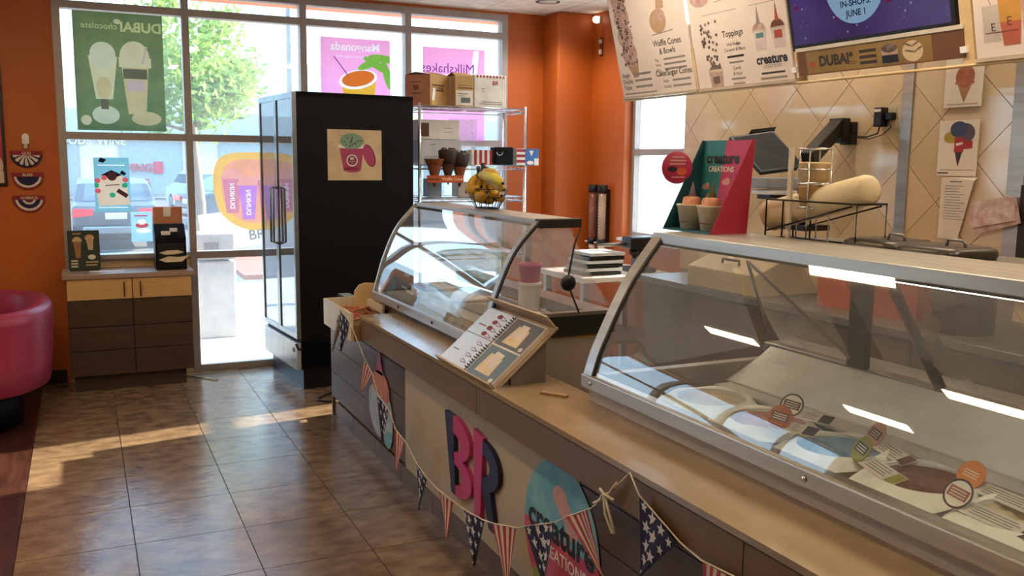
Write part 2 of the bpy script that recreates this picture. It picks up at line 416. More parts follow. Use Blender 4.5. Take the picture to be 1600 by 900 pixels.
# lamps in the ceiling
LAMP = M('lamp_glow', '#fff2dc', kind='emit', emit=9.0)
RIMW = M('lamp_rim', '#efe9df', .4)
def downlight(x, y, label, watts=26):
    t = thing('ceiling_light', label, 'ceiling light', (x, y, ZC - .004), group='recessed ceiling lights')
    B().ring(0, 0, .075, .098, RIMW, -.004).lathe([(.098, -.004), (.098, .0)], RIMW, at=(0, 0, 0)).build('trim_ring', t)
    d = B().lathe([(.0, -.003), (.075, -.003), (.075, .0)], LAMP, 24).build('lamp_lens', t)
    l = bpy.data.lights.new('downlight', 'SPOT'); l.energy = watts; l.color = (1, .88, .72); l.spot_size = 2.5; l.spot_blend = .6; l.shadow_soft_size = .07
    lo = bpy.data.objects.new('downlight', l); COL.objects.link(lo); lo.parent = t; lo.location = (0, 0, -.02)
downlight(3.40, 6.60, 'round recessed ceiling light above the wire shelves by the storefront window')
for x, y, nm in ((3.70, 5.1, 'first in from the right window'), (3.70, 3.9, 'second in from the right window'), (3.70, 2.7, 'third in from the right window'), (3.70, 1.5, 'fourth in from the right window')):
    downlight(x, y, 'recessed ceiling light behind the menu boards, ' + nm, 17)  # unseen lamps added to brighten the tiled wall behind the boards
PANELG = M('panel_glow', '#ffeccd', kind='emit', emit=14.0)
for k, y in enumerate((4.4, 2.4, .4)):
    t = thing('ceiling_panel_light', 'long fluorescent ceiling panel over the serving aisle, %s from the storefront window' % ('first', 'second', 'third', 'fourth')[k], 'ceiling light', (2.65, y, ZC - .01))
    B().box(-.14, .14, -.62, .62, -.02, .006, RIMW).build('frame', t)
    B().box(-.10, .10, -.59, .59, -.026, -.02, PANELG).build('diffuser', t)
SQG = M('strip_glow', '#ffe3b4', kind='emit', emit=38.0)
for x, y, nm in ((1.22, 3.25, 'over the ledge beside the far case end'), (-.43, 5.13, 'left of the aisle, nearest the storefront window'), (-.41, 3.05, 'left of the aisle, second from the storefront window'), (-1.25, 4.28, 'over the seating, between the two aisle panels'), (1.22, 1.0, 'over the ledge beside the near case'), (-.41, .8, 'left of the aisle, third from the storefront window'), (-2.9, 3.0, 'farthest left over the seating')):
    t = thing('strip_light', 'short ceiling strip light ' + nm, 'ceiling light', (x, y, ZC - .004))
    B().box(-.10, .10, -.32, .32, -.012, .006, RIMW).build('frame', t)
    B().box(-.05, .05, -.27, .27, -.016, -.012, SQG).build('diffuser', t)
# ------------------------------------------------------------------ outside the storefront
CONC = M('concrete', '#b9b2a8', .85, scale=3, bump=.1)
ASPH = M('asphalt', '#4f5054', .9, scale=6, bump=.2)
struct(B().box(-30, 40, 7.42, 12.6, -.2, -.03, CONC).build('sidewalk'))
struct(B().box(-60, 70, 12.6, 120, -.45, -.25, ASPH).build('parking_lot'))
struct(B().box(4.4, 40, -20, 7.42, -.2, -.03, CONC).build('side_sidewalk'))
FASC = M('orange_canopy', '#e2793e', .6)
cn = tag(B().box(-5.5, 4.3, 7.42, 8.35, 2.95, 3.3, FASC).build('canopy'), 'orange canopy over the sidewalk outside the storefront window', 'canopy')
# building across the lot
STUC = M('stucco', '#e2ddd4', .9, scale=2); STUCD = M('grey_stucco', '#b9b5b0', .9); REDS = M('red_sign', '#c23a44', .5); SHOPG = M('shop_glass', '#98a2a6', .3); YEL = M('yellow_panel', '#d8c45a', .6)
t = thing('shop_building', 'pale stucco shop building across the parking lot behind the parked cars', 'building', (2, 46, -.25))
B().box(-22, 26, 0, 10, 0, 6.5, STUC).build('wall', t)
B().box(-22, 26, -.6, .0, 2.9, 4.0, STUCD).build('sign_band', t)
for i in range(9):
    f = B().box(-18 + 4.4 * i, -15.2 + 4.4 * i, -.08, .05, .1, 2.7, ALU).build('shop_window', t)
    B().box(-17.9 + 4.4 * i, -15.3 + 4.4 * i, -.11, -.08, .2, 2.6, SHOPG).build('pane', f)
B(frame((-1.55, -.12, 2.45), (1, 0, 0), (0, 0, 1))).text('FOODS  WINE', 0, 0, .46, WPLAS, 0, 'CENTER', .02, d=.06).build('white_sign_letters', t)
B(frame((-.35, -.2, 1.25), (1, 0, 0), (0, 0, 1))).text('WING', 0, 0, .50, REDS, .02, 'LEFT', .02, d=.06).build('red_sign_letters', t)
B(frame((-.25, -.2, .55), (1, 0, 0), (0, 0, 1))).text('DOG', 0, 0, .50, REDS, .02, 'LEFT', .02, d=.06).build('red_sign_letters', t)
B().box(1.1, 1.5, -.2, -.1, 1.15, 1.7, REDS).build('red_wall_sign', t)

def car(name, label, loc, rz, paint, group=None):
    P = M(paint[0], paint[1], .25, spec=.7, var=.01); GL = M('car_glass', '#3f4c55', .06, spec=.8); TY_ = M('tyre', '#121212', .8); LT = M('tail_light', '#d81c2c', .2, emit=.6); CH = M('car_trim', '#8d9296', .3, metal=.8); PL = M('number_plate', '#d8dde2', .5)
    t = thing(name, label, 'car', loc, rz)
    # body profile along y (rear at -2.15), width along x
    prof = [(-2.12, .32), (-2.17, .55), (-2.13, .82), (-2.05, .92), (-1.72, 1.0), (-1.25, 1.34), (-.9, 1.42), (.2, 1.43), (.55, 1.36), (1.15, .98), (1.95, .86), (2.15, .70), (2.15, .34), (1.7, .2), (-1.7, .2)]
    def sect(w, pr, inset):
        return [((-w + inset * max(0, (z - .9)) if 0 else 0), y, z) for y, z in pr]
    b = B(); n = len(prof); xs = [-.80, -.74, -.3, .3, .74, .80]
    vs = []
    for k, x in enumerate(xs):
        for (y, z) in prof:
            tw = 1 - .26 * max(0, z - .9); sy = 1.0 if 0 < k < 5 else .985
            vs.append((x * tw, y * sy, z if 0 < k < 5 else .26 + (z - .26) * .965))
    fs = [tuple(range(n)), tuple(range((len(xs) - 1) * n, len(xs) * n))[::-1]]
    for k in range(len(xs) - 1):
        for i in range(n): fs.append((k * n + i, (k + 1) * n + i, (k + 1) * n + (i + 1) % n, k * n + (i + 1) % n))
    b.add(vs, fs, P, False).build('body', t, bevel=.03)
    B().add([(-.60, -1.74, 1.005), (.60, -1.74, 1.005), (.53, -1.27, 1.345), (-.53, -1.27, 1.345)], [(0, 1, 2, 3)], GL).build('rear_window', t)
    for s in (-1, 1):
        B().add([(s * .775, -1.5, 1.02), (s * .775, .95, 1.02), (s * .715, .45, 1.33), (s * .715, -1.05, 1.33)], [(0, 1, 2, 3) if s > 0 else (3, 2, 1, 0)], GL).build('side_window', t)
        B().prism([(s * .79, .70), (s * .42, .74), (s * .42, .86), (s * .77, .87)], 0, .05, LT).build('tail_light', t).location = (0, 0, 0)
    for o in [c for c in kids(t) if c.name.startswith('tail_light')]:
        o.rotation_euler = (math.pi / 2, 0, 0); o.location = (0, -2.12, 0)
    B().box(-.62, .62, -2.22, -2.1, .36, .52, CH).build('bumper', t, bevel=.03)
    B().box(-.20, .20, -2.20, -2.13, .66, .78, PL).build('number_plate', t)
    for y in (-1.3, 1.35):
        for s in (-1, 1):
            wl = B().lathe([(.0, -.1), (.29, -.1), (.31, -.06), (.31, .06), (.29, .1), (0, .1)], TY_, 20, at=(s * .70, y, .31), axis=(1, 0, 0)).build('wheel', t)
            B().lathe([(0, s * .105), (.19, s * .105), (.2, s * .09)], CH, 14, at=(s * .70, y, .31), axis=(1, 0, 0)).build('hub_cap', wl)
    return t
car('hatchback_car', 'dark grey car seen from behind with red tail lights outside the left window', (.60, 22.0, -.25), 0, ('grey_car_paint', '#35373c'))
car('white_car', 'white car parked farther back left of the grey car', (-1.9, 29.0, -.25), 0.3, ('white_car_paint', '#e6e8ea'))
car('blue_car', 'dark blue car parked across the lot right of the tree trunk', (4.6, 27.0, -.25), -1.2, ('blue_car_paint', '#27384a'))
car('silver_car', 'silver car parked across the lot seen between grey car and tree', (3.9, 34.0, -.25), .15, ('silver_car_paint', '#b9bec2'))

# street tree
BARK = M('bark', '#8b7768', .9, scale=20); LEAF = M('leaf', '#7f9c4e', .6, kind='film', alt='#a9bf70', scale=3, trans=.5)
def tree(x, y, z0, hc, rc, label, n, seed, lean=0.0):
    t = thing('street_tree', label, 'tree', (x, y, z0)); rg = random.Random(seed); b = B()
    b.tube([(0, 0, 0), (.02, 0, hc * .35), (-.03 + lean * .4, 0, hc * .62), (lean, 0, hc)], [.085, .075, .06, .03], BARK)
    tips = []
    for k in range(9):
        a = rg.uniform(0, 6.28); el = rg.uniform(.2, 1.0); l = rc * rg.uniform(.6, .95); h0 = hc * rg.uniform(.66, .88)
        p = (lean + l * math.cos(a) * math.cos(el), l * math.sin(a) * math.cos(el), h0 + l * math.sin(el)); tips.append(p)
        b.tube([(lean * h0 / hc, 0, h0), ((lean + p[0]) * .5, p[1] * .45, h0 + l * .35 * math.sin(el)), p], [.032, .02, .008], BARK, 6)
    b.build('trunk', t)
    f = B(); cl = [(p[0] * .9, p[1] * .9, p[2]) for p in tips] + [(lean + rc * .6 * math.cos(a), rc * .6 * math.sin(a), hc + rc * dz) for a, dz in ((0, -.2), (1.2, .3), (2.4, -.4), (3.3, .2), (4.2, -.1), (5.3, .45), (.6, -.55), (3.9, .6))]
    for i in range(n):
        c = cl[i % len(cl)]; d = Vector((rg.gauss(0, 1), rg.gauss(0, 1), rg.gauss(0, .8))); d *= rc * .19 
        p = Vector(c) + d; q = Vector((rg.gauss(0, 1), rg.gauss(0, 1), rg.gauss(0, 1))).normalized(); r = q.orthogonal().normalized(); s_ = .05 * rg.uniform(.7, 1.3)
        f.add([tuple(p - q * s_ * 1.5), tuple(p + r * s_ * .7), tuple(p + q * s_ * 1.5), tuple(p - r * s_ * .7)], [(0, 1, 2, 3)], LEAF)
    tag(f.build('foliage', t), kind='stuff'); return t
tree(1.66, 15.0, -.25, 3.35, 1.05, 'young leafy tree on the sidewalk behind the left storefront window', 4200, 4, lean=-.05)
tree(9.5, 30.0, -.25, 3.0, 1.6, 'leafy tree farther off beyond the orange window sticker', 2500, 9)
tree(13.2, 27.0, -.25, 2.2, 1.3, 'small bushy tree seen through the wire shelves', 2000, 12)
# things on the pavement
GREYP = M('grey_bin_plastic', '#aeb0b4', .5); LIDG = M('bin_lid_grey', '#8f9096', .5)
t = thing('litter_bin', 'tall pale grey litter bin standing outside the low window pane', 'bin', (1.10, 8.9, -.03))
B().box(-.17, .17, -.17, .17, 0, .72, GREYP).build('body', t, bevel=.02)
B().box(-.18, .18, -.18, .18, .735, .98, LIDG).build('hood', t, bevel=.03)
B().box(-.11, .02, -.186, -.178, .80, .90, DKBR).build('flap', t)
MULCH = M('red_mulch', '#7c3626', .95, scale=40, bump=.8, alt='#a8604a')
t = thing('planting_bed', 'bed of red mulch with pale kerb outside the window', 'planting bed', (3.2, 14.4, -.25))
B().box(-1.25, 1.4, -1.45, 1.6, 0, .2, CONC).build('kerb', t)
B().box(-1.2, 1.3, -1.4, 1.5, .2, .27, MULCH).build('mulch', t)
t = thing('banner_sign', 'white pavement banner with dark and orange letters outside the window', 'sign', (1.62, 10.6, -.03))
Q = frame((-.42, 0, .62), (1, 0, .12), (0, 0, 1))
B(Q).prism([(0, 0), (.95, 0), (.95, .42), (0, .42)], -.012, 0, WPLAS).build('board', t)
INK = M('black_ink', '#1a1714', .7); ORI = M('orange_ink', '#e88a2a', .7)
B(Q).text('BASKIN', .5, .29, .09, INK, .002).text('BR', .60, .07, .16, INK, .002, bold=.02).rect(.05, .28, .06, .12, ORI, .002).build('print', t)
B().tube([(-.36, .02, 0), (-.36, .02, 1.0)], .014, STEELD).tube([(.46, .02, 0), (.46, .02, 1.1)], .014, STEELD).build('posts', t)
t = thing('lamp_post', 'thin grey street lamp post seen through the upper window pane', 'lamp post', (4.35, 21.0, -.25))
B().tube([(0, 0, 0), (0, 0, 7)], [.09, .05], STEELD).build('pole', t)
B().tube([(0, 0, 6.9), (.9, 0, 7.1)], .04, STEELD).box(.7, 1.4, -.12, .12, 7.05, 7.15, STEELD).build('lamp_head', t)

# ------------------------------------------------------------------ posters on the window (print faces outwards, seen from behind)
def film(n, h, tr=.5, alt=None): return M('film_' + n, h, kind='film', trans=tr, var=.03, alt=alt)
def poster(name, label, cat, x0, x1, z0, z1, base, y=YW - .034, mirror=True):
    """returns the thing (frame at its lower corner) and the print builder: u from 0 to width, v from 0 to height"""
    t = thing(name, label, cat, ((x0 + x1) / 2, y, z0))
    w = x1 - x0
    fr = frame((w / 2, -.001, 0), (-1, 0, 0), (0, 0, 1)) if mirror else frame((-w / 2, -.001, 0), (1, 0, 0), (0, 0, 1))
    pend(t, fr, [(0, 0), (w, 0), (w, z1 - z0), (0, z1 - z0)], base)
    return t, fr, (-1 if mirror else 1)
def layer(s, k): return s * .0008 * k
G1 = film('green', '#5b6c48', .7, alt='#6c7850'); CRM = film('cream', '#b9b48e', .6); TANF = film('tan', '#b3a478', .6); DKF = film('dark', '#5d5c48', .6); GOLD = film('gold', '#aeb47c', .6); PNKF = film('pinkprint', '#b09a90', .6); WHF = film('pale', '#b4b698', .6)
t, fr, s = poster('window_poster', 'dark green drinks poster on upper left window pane showing two milkshakes', 'poster', -.003, .586, 1.825, 2.65, G1)
w_, h_ = .589, .825
b = PB(fr)      # seen from behind: u counts from the right edge
b.text('DUBAI', .145, .70, .095, GOLD, layer(s, 2), bold=.03).text('chocolate', .42, .71, .06, GOLD, layer(s, 2)).ell(.30, .765, .025, .018, CRM, layer(s, 2))
b.build('lettering', t)
b = PB(fr)      # right shake as seen from inside
b.poly([(.10, .51), (.29, .51), (.25, .12), (.13, .12)], TANF, layer(s, 1)).rect(.085, .30, .45, .52, CRM, layer(s, 2)).ell(.195, .52, .10, .115, CRM, layer(s, 2), a0=0, a1=math.pi).rect(.115, .275, .37, .44, DKF, layer(s, 2)).rect(.13, .255, .28, .36, PNKF, layer(s, 3)).poly([(.105, .60), (.12, .60), (.15, .48), (.135, .48)], PNKF, layer(s, 3))
b.build('drink_print', t)
b = PB(fr)
b.poly([(.31, .52), (.50, .52), (.46, .22), (.35, .22)], CRM, layer(s, 1)).ell(.405, .53, .085, .09, WHF, layer(s, 2)).ell(.405, .30, .05, .08, TANF, layer(s, 2)).ell(.40, .11, .09, .065, WHF, layer(s, 1)).ell(.53, .07, .035, .035, CRM, layer(s, 1)).ell(.13, .09, .10, .05, TANF, layer(s, 3)).rect(.38, .43, .15, .22, DKF, layer(s, 1))
b.build('drink_print', t)

PK = film('hotpink', '#f2a2d2', .7, alt='#f0aad6'); ORF = film('orangefill', '#d8702e', .6); YLF = film('mango', '#e8b13c', .6); GRF = film('leafgreen', '#7db64a', .6); WTF = film('white', '#f2ecf0', .6); PUR = film('purple', '#7a3a86', .6); BRF = film('brownfilm', '#7c4a30', .6)
t, fr, s = poster('window_poster', 'pink mango drink poster with white lettering in upper window pane above the cooler', 'poster', 1.739, 2.304, 1.80, 2.585, PK)
b = PB(fr); b.text('Mangonada', .285, .69, .088, WTF, layer(s, 3), bold=.02).text('frozen mango drink', .33, .635, .03, WTF, layer(s, 3)).build('lettering', t)
b = PB(fr); b.poly([(.115, .50), (.405, .44), (.33, .10), (.16, .10)], YLF, layer(s, 1)).ell(.265, .47, .16, .075, WTF, layer(s, 2), rot=-.2).ell(.265, .475, .135, .06, ORF, layer(s, 3), rot=-.2).text('BR', .20, .17, .12, BRF, layer(s, 3), bold=.02).stroke([(.35, .50), (.46, .64)], .008, PUR, layer(s, 4)).build('drink_print', t)
b = PB(fr)
for (cx, cy, r, a) in ((.10, .58, .14, .5), (.03, .52, .13, 1.3), (.06, .64, .12, .1), (.16, .60, .12, 2.7)): b.ell(cx, cy, r, .03, GRF, layer(s, 2), rot=a) if cx - r * abs(math.cos(a)) > -.0 or True else None
b.build('leaf_print', t)
t, fr, s = poster('window_poster', 'pale pink milkshake poster in upper window pane behind the cardboard boxes', 'poster', 2.582, 3.135, 1.80, 2.56, PK)
b = PB(fr); b.text('Milkshakes', .33, .56, .11, PUR, layer(s, 3)).rect(.02, .53, .30, .545, WTF, layer(s, 1)).poly([(.05, .75), (.10, .75), (.13, .55), (.07, .55)], WTF, layer(s, 2)).build('lettering', t)
TEAL = film('teal', '#7fb2b8', .55); CRE2 = film('icecream', '#d8b89a', .55); CAPF = film('cap', '#1d1c20', .3); RDF = film('rosedot', '#d05a5c', .5); GDF = film('greendot', '#2f9a6a', .5); CHF = film('chocdot', '#4a2420', .5)
t, fr, s = poster('window_poster', 'teal graduation cake poster hanging in the left window pane', 'poster', .085, .321, 1.243, 1.632, TEAL)
b = PB(fr); b.poly([(.0, .05), (.21, .04), (.235, .20), (.02, .16)], CRE2, layer(s, 1)).ell(.12, .17, .105, .075, CRE2, layer(s, 2)).ell(.12, .235, .08, .045, CRE2, layer(s, 3)).build('cake_print', t)
b = PB(fr); b.poly([(.05, .265), (.12, .30), (.19, .265), (.12, .235)], CAPF, layer(s, 4)).ell(.118, .255, .032, .032, CHF, layer(s, 5)).poly([(.15, .375), (.19, .39), (.205, .36), (.17, .352)], CAPF, layer(s, 2)).poly([(.02, .275), (.05, .30), (.065, .275), (.035, .26)], CAPF, layer(s, 2)).stroke([(.02, .11), (.085, .155)], .03, CHF, layer(s, 4)).stroke([(.07, .195), (.165, .19)], .006, CHF, layer(s, 5)).build('cap_print', t)
b = PB(fr)
for (x, y, m) in ((.215, .225, RDF), (.215, .15, RDF), (.12, .12, GDF), (.03, .23, RDF), (.035, .19, GDF), (.225, .19, GDF), (.17, .245, RDF)): b.ell(x, y, .02, .018, m, layer(s, 5))
b.stroke([(.03, .335), (.21, .335)], .006, WTF, layer(s, 1)).stroke([(.02, .03), (.215, .03)], .006, WTF, layer(s, 1)).build('dot_print', t)
# orange sticker with iced drinks
OS = film('stickerorange', '#f8c070', .6); OS2 = film('stickercoral', '#f4a888', .6); CUP1 = film('cuppink', '#dc8c98', .6); CUP2 = film('cuppurple', '#c88ac8', .6); LIDF = film('lidpink', '#f0a898', .6)
t = thing('window_sticker', 'orange rounded window sticker showing pink and purple iced drinks', 'sticker', (1.20, YW - .034, 1.08))
fr = frame((.30, -.001, 0), (-1, 0, 0), (0, 0, 1)); s = -1
out = [(.595, .30), (.60, .44), (.56, .555), (.46, .60), (.30, .605), (.12, .60), (.03, .56), (.0, .42), (.0, .25), (.04, .12), (.13, .05), (.27, .0), (.40, .02), (.52, .10), (.57, .18)]
def smooth(p, k=2):
    for _ in range(k):
        q = []
        for i in range(len(p)):
            a, b_ = p[i], p[(i + 1) % len(p)]
            q += [(a[0] * .75 + b_[0] * .25, a[1] * .75 + b_[1] * .25), (a[0] * .25 + b_[0] * .75, a[1] * .25 + b_[1] * .75)]
        p = q
    return p
so = smooth(out)
pend(t, fr, so, OS)
PB(fr).poly([(.3 + (x - .3) * .80, .30 + (y - .3) * .82) for x, y in so], OS2, layer(s, 2)).build('inner_print', t)
for k, (x, z, m, lab) in enumerate(((.46, .14, CUP1, 0), (.34, .09, CUP2, 0), (.20, .13, CUP1, 0))):
    b = PB(fr); b.poly([(x - .045, z), (x + .045, z), (x + .07, z + .26), (x - .07, z + .26)], m, layer(s, 3 + k * 3)).rect(x - .08, x + .08, z + .26, z + .285, LIDF, layer(s, 4 + k * 3)).ell(x, z + .285, .07, .055, LIDF, layer(s, 4 + k * 3), a0=0, a1=math.pi)
    q = frame((.30 - x, -.001, z + .06), (0, 0, 1), (1, 0, 0))
    bb = PB(q); bb.text("DUNKIN", .07, -.016, .05, WTF, -.0008 * (6 + k * 3), bold=.02)
    b.build('drink_print', t); bb.build('lettering', t)
BLF = film('paleblue', '#a9cfe6', .6)
t, fr, s = poster('window_poster', 'small pale blue poster low on the left pane behind the napkin dispenser', 'poster', .315, .46, 1.02, 1.24, BLF)
b = PB(fr); b.ell(.07, .12, .045, .02, RDF, layer(s, 1)).ell(.06, .08, .05, .018, WTF, layer(s, 1)).ell(.07, .145, .03, .02, WTF, layer(s, 2)).stroke([(.03, .19), (.12, .19)], .01, RDF, layer(s, 1)).build('print', t)
flush()
# ------------------------------------------------------------------ left side: bunting fans, chair, cabinet
NAVY = M('navy_fabric', '#1d2142', .8); REDC = M('red_fabric', '#8e2c34', .8); IVORY = M('ivory_fabric', '#d6c6b4', .8)
def fan(z, label, word, kind):
    t = thing('fan_bunting', label, 'bunting', (-.336, YW - .03, z), group=None)
    Q = frame((0, 0, 0), (1, 0, 0), (0, 0, 1))
    R_ = .10
    b = B(Q); b.prism([(-R_, .0)] + [(R_ * math.cos(a), -R_ * .98 * math.sin(a) * (1 + .02 * math.cos(14 * a))) for a in [math.pi - math.pi * i / 20 for i in range(21)]], 0, .004, NAVY).build('fan', t)
    b = B(Q)
    if kind == 0:
        for i in range(7):
            a = math.pi * (i + .5) / 7; c_, s_ = math.cos(a), -math.sin(a)
            b.poly([(0.006 * s_, 0), (.08 * c_ - .012 * s_, .08 * s_ + .012 * c_), (.088 * c_, .088 * s_), (.08 * c_ + .012 * s_, .08 * s_ - .012 * c_)], IVORY, .006)
    else:
        b.ring(0, 0, .072, .088, IVORY, .006, 24, math.pi, 2 * math.pi).ring(0, 0, .089, .099, REDC, .005, 24, math.pi, 2 * math.pi)
        if kind == 2: b.ring(0, 0, .03, .045, IVORY, .006, 20, math.pi, 2 * math.pi).ring(0, 0, .012, .024, REDC, .006, 20, math.pi, 2 * math.pi)
    b.build('pleats', t)
    b = B(Q); b.prism([(-.102, -.012), (.102, -.012), (.102, .018), (-.102, .018)], .004, .008, REDC); b.text(word, 0, -.007, .026, IVORY, .009, bold=.02).build('banner', t)
fan(1.655, 'uppermost half-round patriotic fan with cream pleats on orange wall', 'GOD', 0)
fan(1.505, 'middle half-round patriotic fan with plain navy centre on orange wall', 'BLESS', 1)
fan(1.345, 'lowest half-round patriotic fan reading America on orange wall', 'AMERICA', 2)
t = thing('wall_night_light', 'small white rounded plug light on orange wall above the fans', 'light', (-.336, YW - .02, 1.72))
B().prism([(-.022, 0), (.022, 0), (.022, .05)] + [(.022 * math.cos(a), .05 + .022 * math.sin(a)) for a in [math.pi * i / 8 for i in range(9)]] + [(-.022, .05)], 0, .03, WPLAS).build('cover', t, bevel=.004).rotation_euler = (math.pi / 2, 0, 0)
B().box(-.012, .012, -.02, 0, -.03, 0, M('plug_cream', '#cdb9a0', .5)).build('plug', t)
t = thing('framed_poster', 'pink poster in a dark frame at left edge of orange wall', 'poster', (-.80, YW - .022, 1.43))
FRB = M('poster_frame', '#241a18', .4); PPK = M('poster_pink', '#a8323f', .5); PCR = M('poster_cream', '#d9b9a0', .6)
B().box(-.34, .34, -.02, 0, 0, .86, FRB).build('frame', t, bevel=.004)
b = B(frame((-.32, -.0205, .02), (1, 0, 0), (0, 0, 1))); b.rect(0, .64, 0, .82, PPK, .001).ell(.52, .12, .12, .11, PCR, .002).poly([(.40, .08), (.64, .08), (.64, .0), (.40, .0)], PCR, .003).ell(.25, .5, .15, .2, PCR, .002).build('print', t)

PINKV = M('pink_vinyl', '#982a4c', .38, var=.03, scale=2, bump=.05, bscale=60, spec=.5)
t = thing('tub_chair', 'pink vinyl tub armchair standing against orange wall at left edge', 'chair', (-.76, 6.40, 0))
def ringpts(rx, ry, z, n=40, e=2.5):
    o = []
    for i in range(n):
        a = 2 * math.pi * i / n; c, s_ = math.cos(a), math.sin(a)
        o.append((rx * math.copysign(abs(c) ** (2 / e), c), ry * math.copysign(abs(s_) ** (2 / e), s_), z))
    return o
def loft(rings, mat, b, cap0=True, cap1=True):
    n = len(rings[0]); vs = [p for r in rings for p in r]; fs = []
    for k in range(len(rings) - 1):
        for i in range(n): fs.append((k * n + i, k * n + (i + 1) % n, (k + 1) * n + (i + 1) % n, (k + 1) * n + i))
    if cap0: fs.append(tuple(range(n))[::-1])
    if cap1: fs.append(tuple(range((len(rings) - 1) * n, len(rings) * n)))
    return b.add(vs, fs, mat, True)
sh = [(.50, .60, .245), (.53, .645, .26), (.545, .665, .42), (.56, .68, .66), (.555, .675, .71), (.535, .655, .735), (.50, .62, .742), (.465, .585, .735), (.445, .565, .71), (.44, .56, .45)]
loft([ringpts(a, c, z) for a, c, z in sh], PINKV, B(), True, False).build('shell', t)
loft([ringpts(a, c, z) for a, c, z in ((.43, .55, .36), (.435, .555, .42), (.41, .53, .455), (.2, .3, .47), (.01, .01, .472))], PINKV, B(), True, False).build('seat', t)
loft([ringpts(a, c, z) for a, c, z in ((.36, .46, 0), (.36, .46, .25))], BLACKS, B()).build('plinth', t)

TANL = M('tan_laminate', '#c9a06a', .4, var=.03, stretch=(1, 1, 8)); DKL = M('dark_laminate', '#3c2920', .45, scale=5, alt='#49342a', stretch=(.5, .5, 8)); GRYL = M('grey_worktop', '#a08778', .35, var=.03)
t = thing('condiment_cabinet', 'dark brown cabinet with two tan doors under the left window', 'cabinet', (.277, 7.03, 0))
B().box(-.405, .405, -.165, .20, .12, .80, DKL).build('carcass', t)
B().box(-.385, .355, -.11, .20, 0, .12, DKL).build('kick_board', t)
B().box(-.43, .425, -.20, .215, .803, .837, GRYL).build('worktop', t, bevel=.004)
HAND = M('dark_handle', '#4a3826', .35, metal=.6)
for sd in (-1, 1):
    x0, x1 = (-.403, .008) if sd < 0 else (.014, .403)
    d = B().box(x0, x1, -.185, -.166, .657, .80, TANL).build('door', t, bevel=.002)
    hx = x1 - .05 if sd < 0 else x0 + .05
    B().tube([(hx, -.186, .672), (hx, -.205, .68), (hx, -.205, .765), (hx, -.186, .773)], .005, HAND).build('handle', d)
    for z0, z1 in ((.468, .652), (.300, .462), (.122, .294)): B().box(x0, x1, -.183, -.166, z0, z1, DKL).build('panel', t, bevel=.0015)
t = thing('menu_card', 'dark green drinks card in an acrylic holder on the cabinet worktop', 'menu card', (-.005, 7.07, .837), rot=(-.10, 0, .02))
CG = M('card_green', '#1c2a18', .5); CG2 = M('card_black', '#12140f', .4)
B().box(-.102, .102, 0, .006, .006, .285, CG2).build('holder', t)
B().box(-.095, .095, .0, .09, 0, .006, CG2).build('foot', t)
Q = frame((-.102, -.0006, .006), (1, 0, 0), (0, 0, 1)); CRP = M('card_cream', '#c7a77c', .6); CWH = M('card_white', '#cfc7b4', .6); CTN = M('card_tan', '#9a6a44', .6)
b = B(Q); b.rect(.004, .2, .004, .276, CG, .0005).poly([(.035, .20), (.085, .20), (.078, .085), (.048, .085)], CTN, .001).ell(.06, .20, .032, .035, CRP, .0014, a0=0, a1=math.pi).poly([(.115, .23), (.165, .23), (.16, .14), (.13, .14)], CRP, .001).ell(.14, .225, .03, .025, CRP, .0014).ell(.15, .09, .025, .018, CWH, .001).build('drink_print', t)
b = B(Q)
for z in (.065, .045, .025): b.rect(.015, .06, z - .005, z + .006, CWH, .001)
b.rect(.11, .19, .05, .058, CRP, .001).rect(.11, .18, .03, .038, CRP, .001).text('DUBAI', .06, .25, .018, CRP, .001, bold=.02).build('lettering', t)
tag(B().box(-.10, .13, -.02, .02, 0, .004, WHITE).build('paper_strip'), 'thin pale leaflet lying on the cabinet worktop by the menu card', 'leaflet').location = (.12, 6.98, .837)
bpy.data.objects['paper_strip'].rotation_euler = (0, 0, -.1)
t = thing('napkin_dispenser', 'black napkin dispenser with napkins sticking out on the cabinet worktop', 'dispenser', (.56, 7.02, .837))
NAP = M('napkin', '#d8c8ae', .8)
b = B(); b.prism([(-.09, 0), (.09, 0), (.09, .32), (.02, .325), (-.09, .235)], -.105, .105, BLACKS); b.build('body', t, bevel=.006).rotation_euler = (math.pi / 2, 0, math.pi / 2)
B().box(-.09, .09, -.093, -.089, .025, .19, BLACK).build('front_plate', t, bevel=.002)
b = B(); b.prism([(-.08, .125), (-.03, .14), (.05, .14), (.085, .125), (.02, .112), (-.04, .112)], .09, .112, NAP).prism([(-.085, .075), (-.02, .098), (.05, .092), (.115, .10), (.07, .06), (-.04, .058)], .09, .122, NAP)
b.build('napkin', t).rotation_euler = (math.pi / 2, 0, 0)
B().box(-.06, .0, -.075, -.02, .25, .275, WHITE).box(.0, .05, -.05, .0, .27, .295, WHITE).build('packet', t)
CARD = M('cardboard', '#c49c66', .8, var=.05); CARDR = M('cardboard_red', '#c4825f', .8)
t = thing('cup_box', 'reddish brown straw box standing behind the napkin dispenser', 'box', (.565, 7.185, .837))
B().box(-.10, .10, -.035, .035, 0, .44, CARDR).build('body', t, bevel=.003)
B().box(-.03, .02, -.0365, -.035, .37, .44, WHITE).build('sticker', t)
tag(B().tube([(-.10, .14, .0), (.09, -.11, .0)], .005, WHITE, 8).build('straw'), 'white paper straw lying on the floor tiles by the cabinet', 'straw').location = (.755, 7.0, .0055)

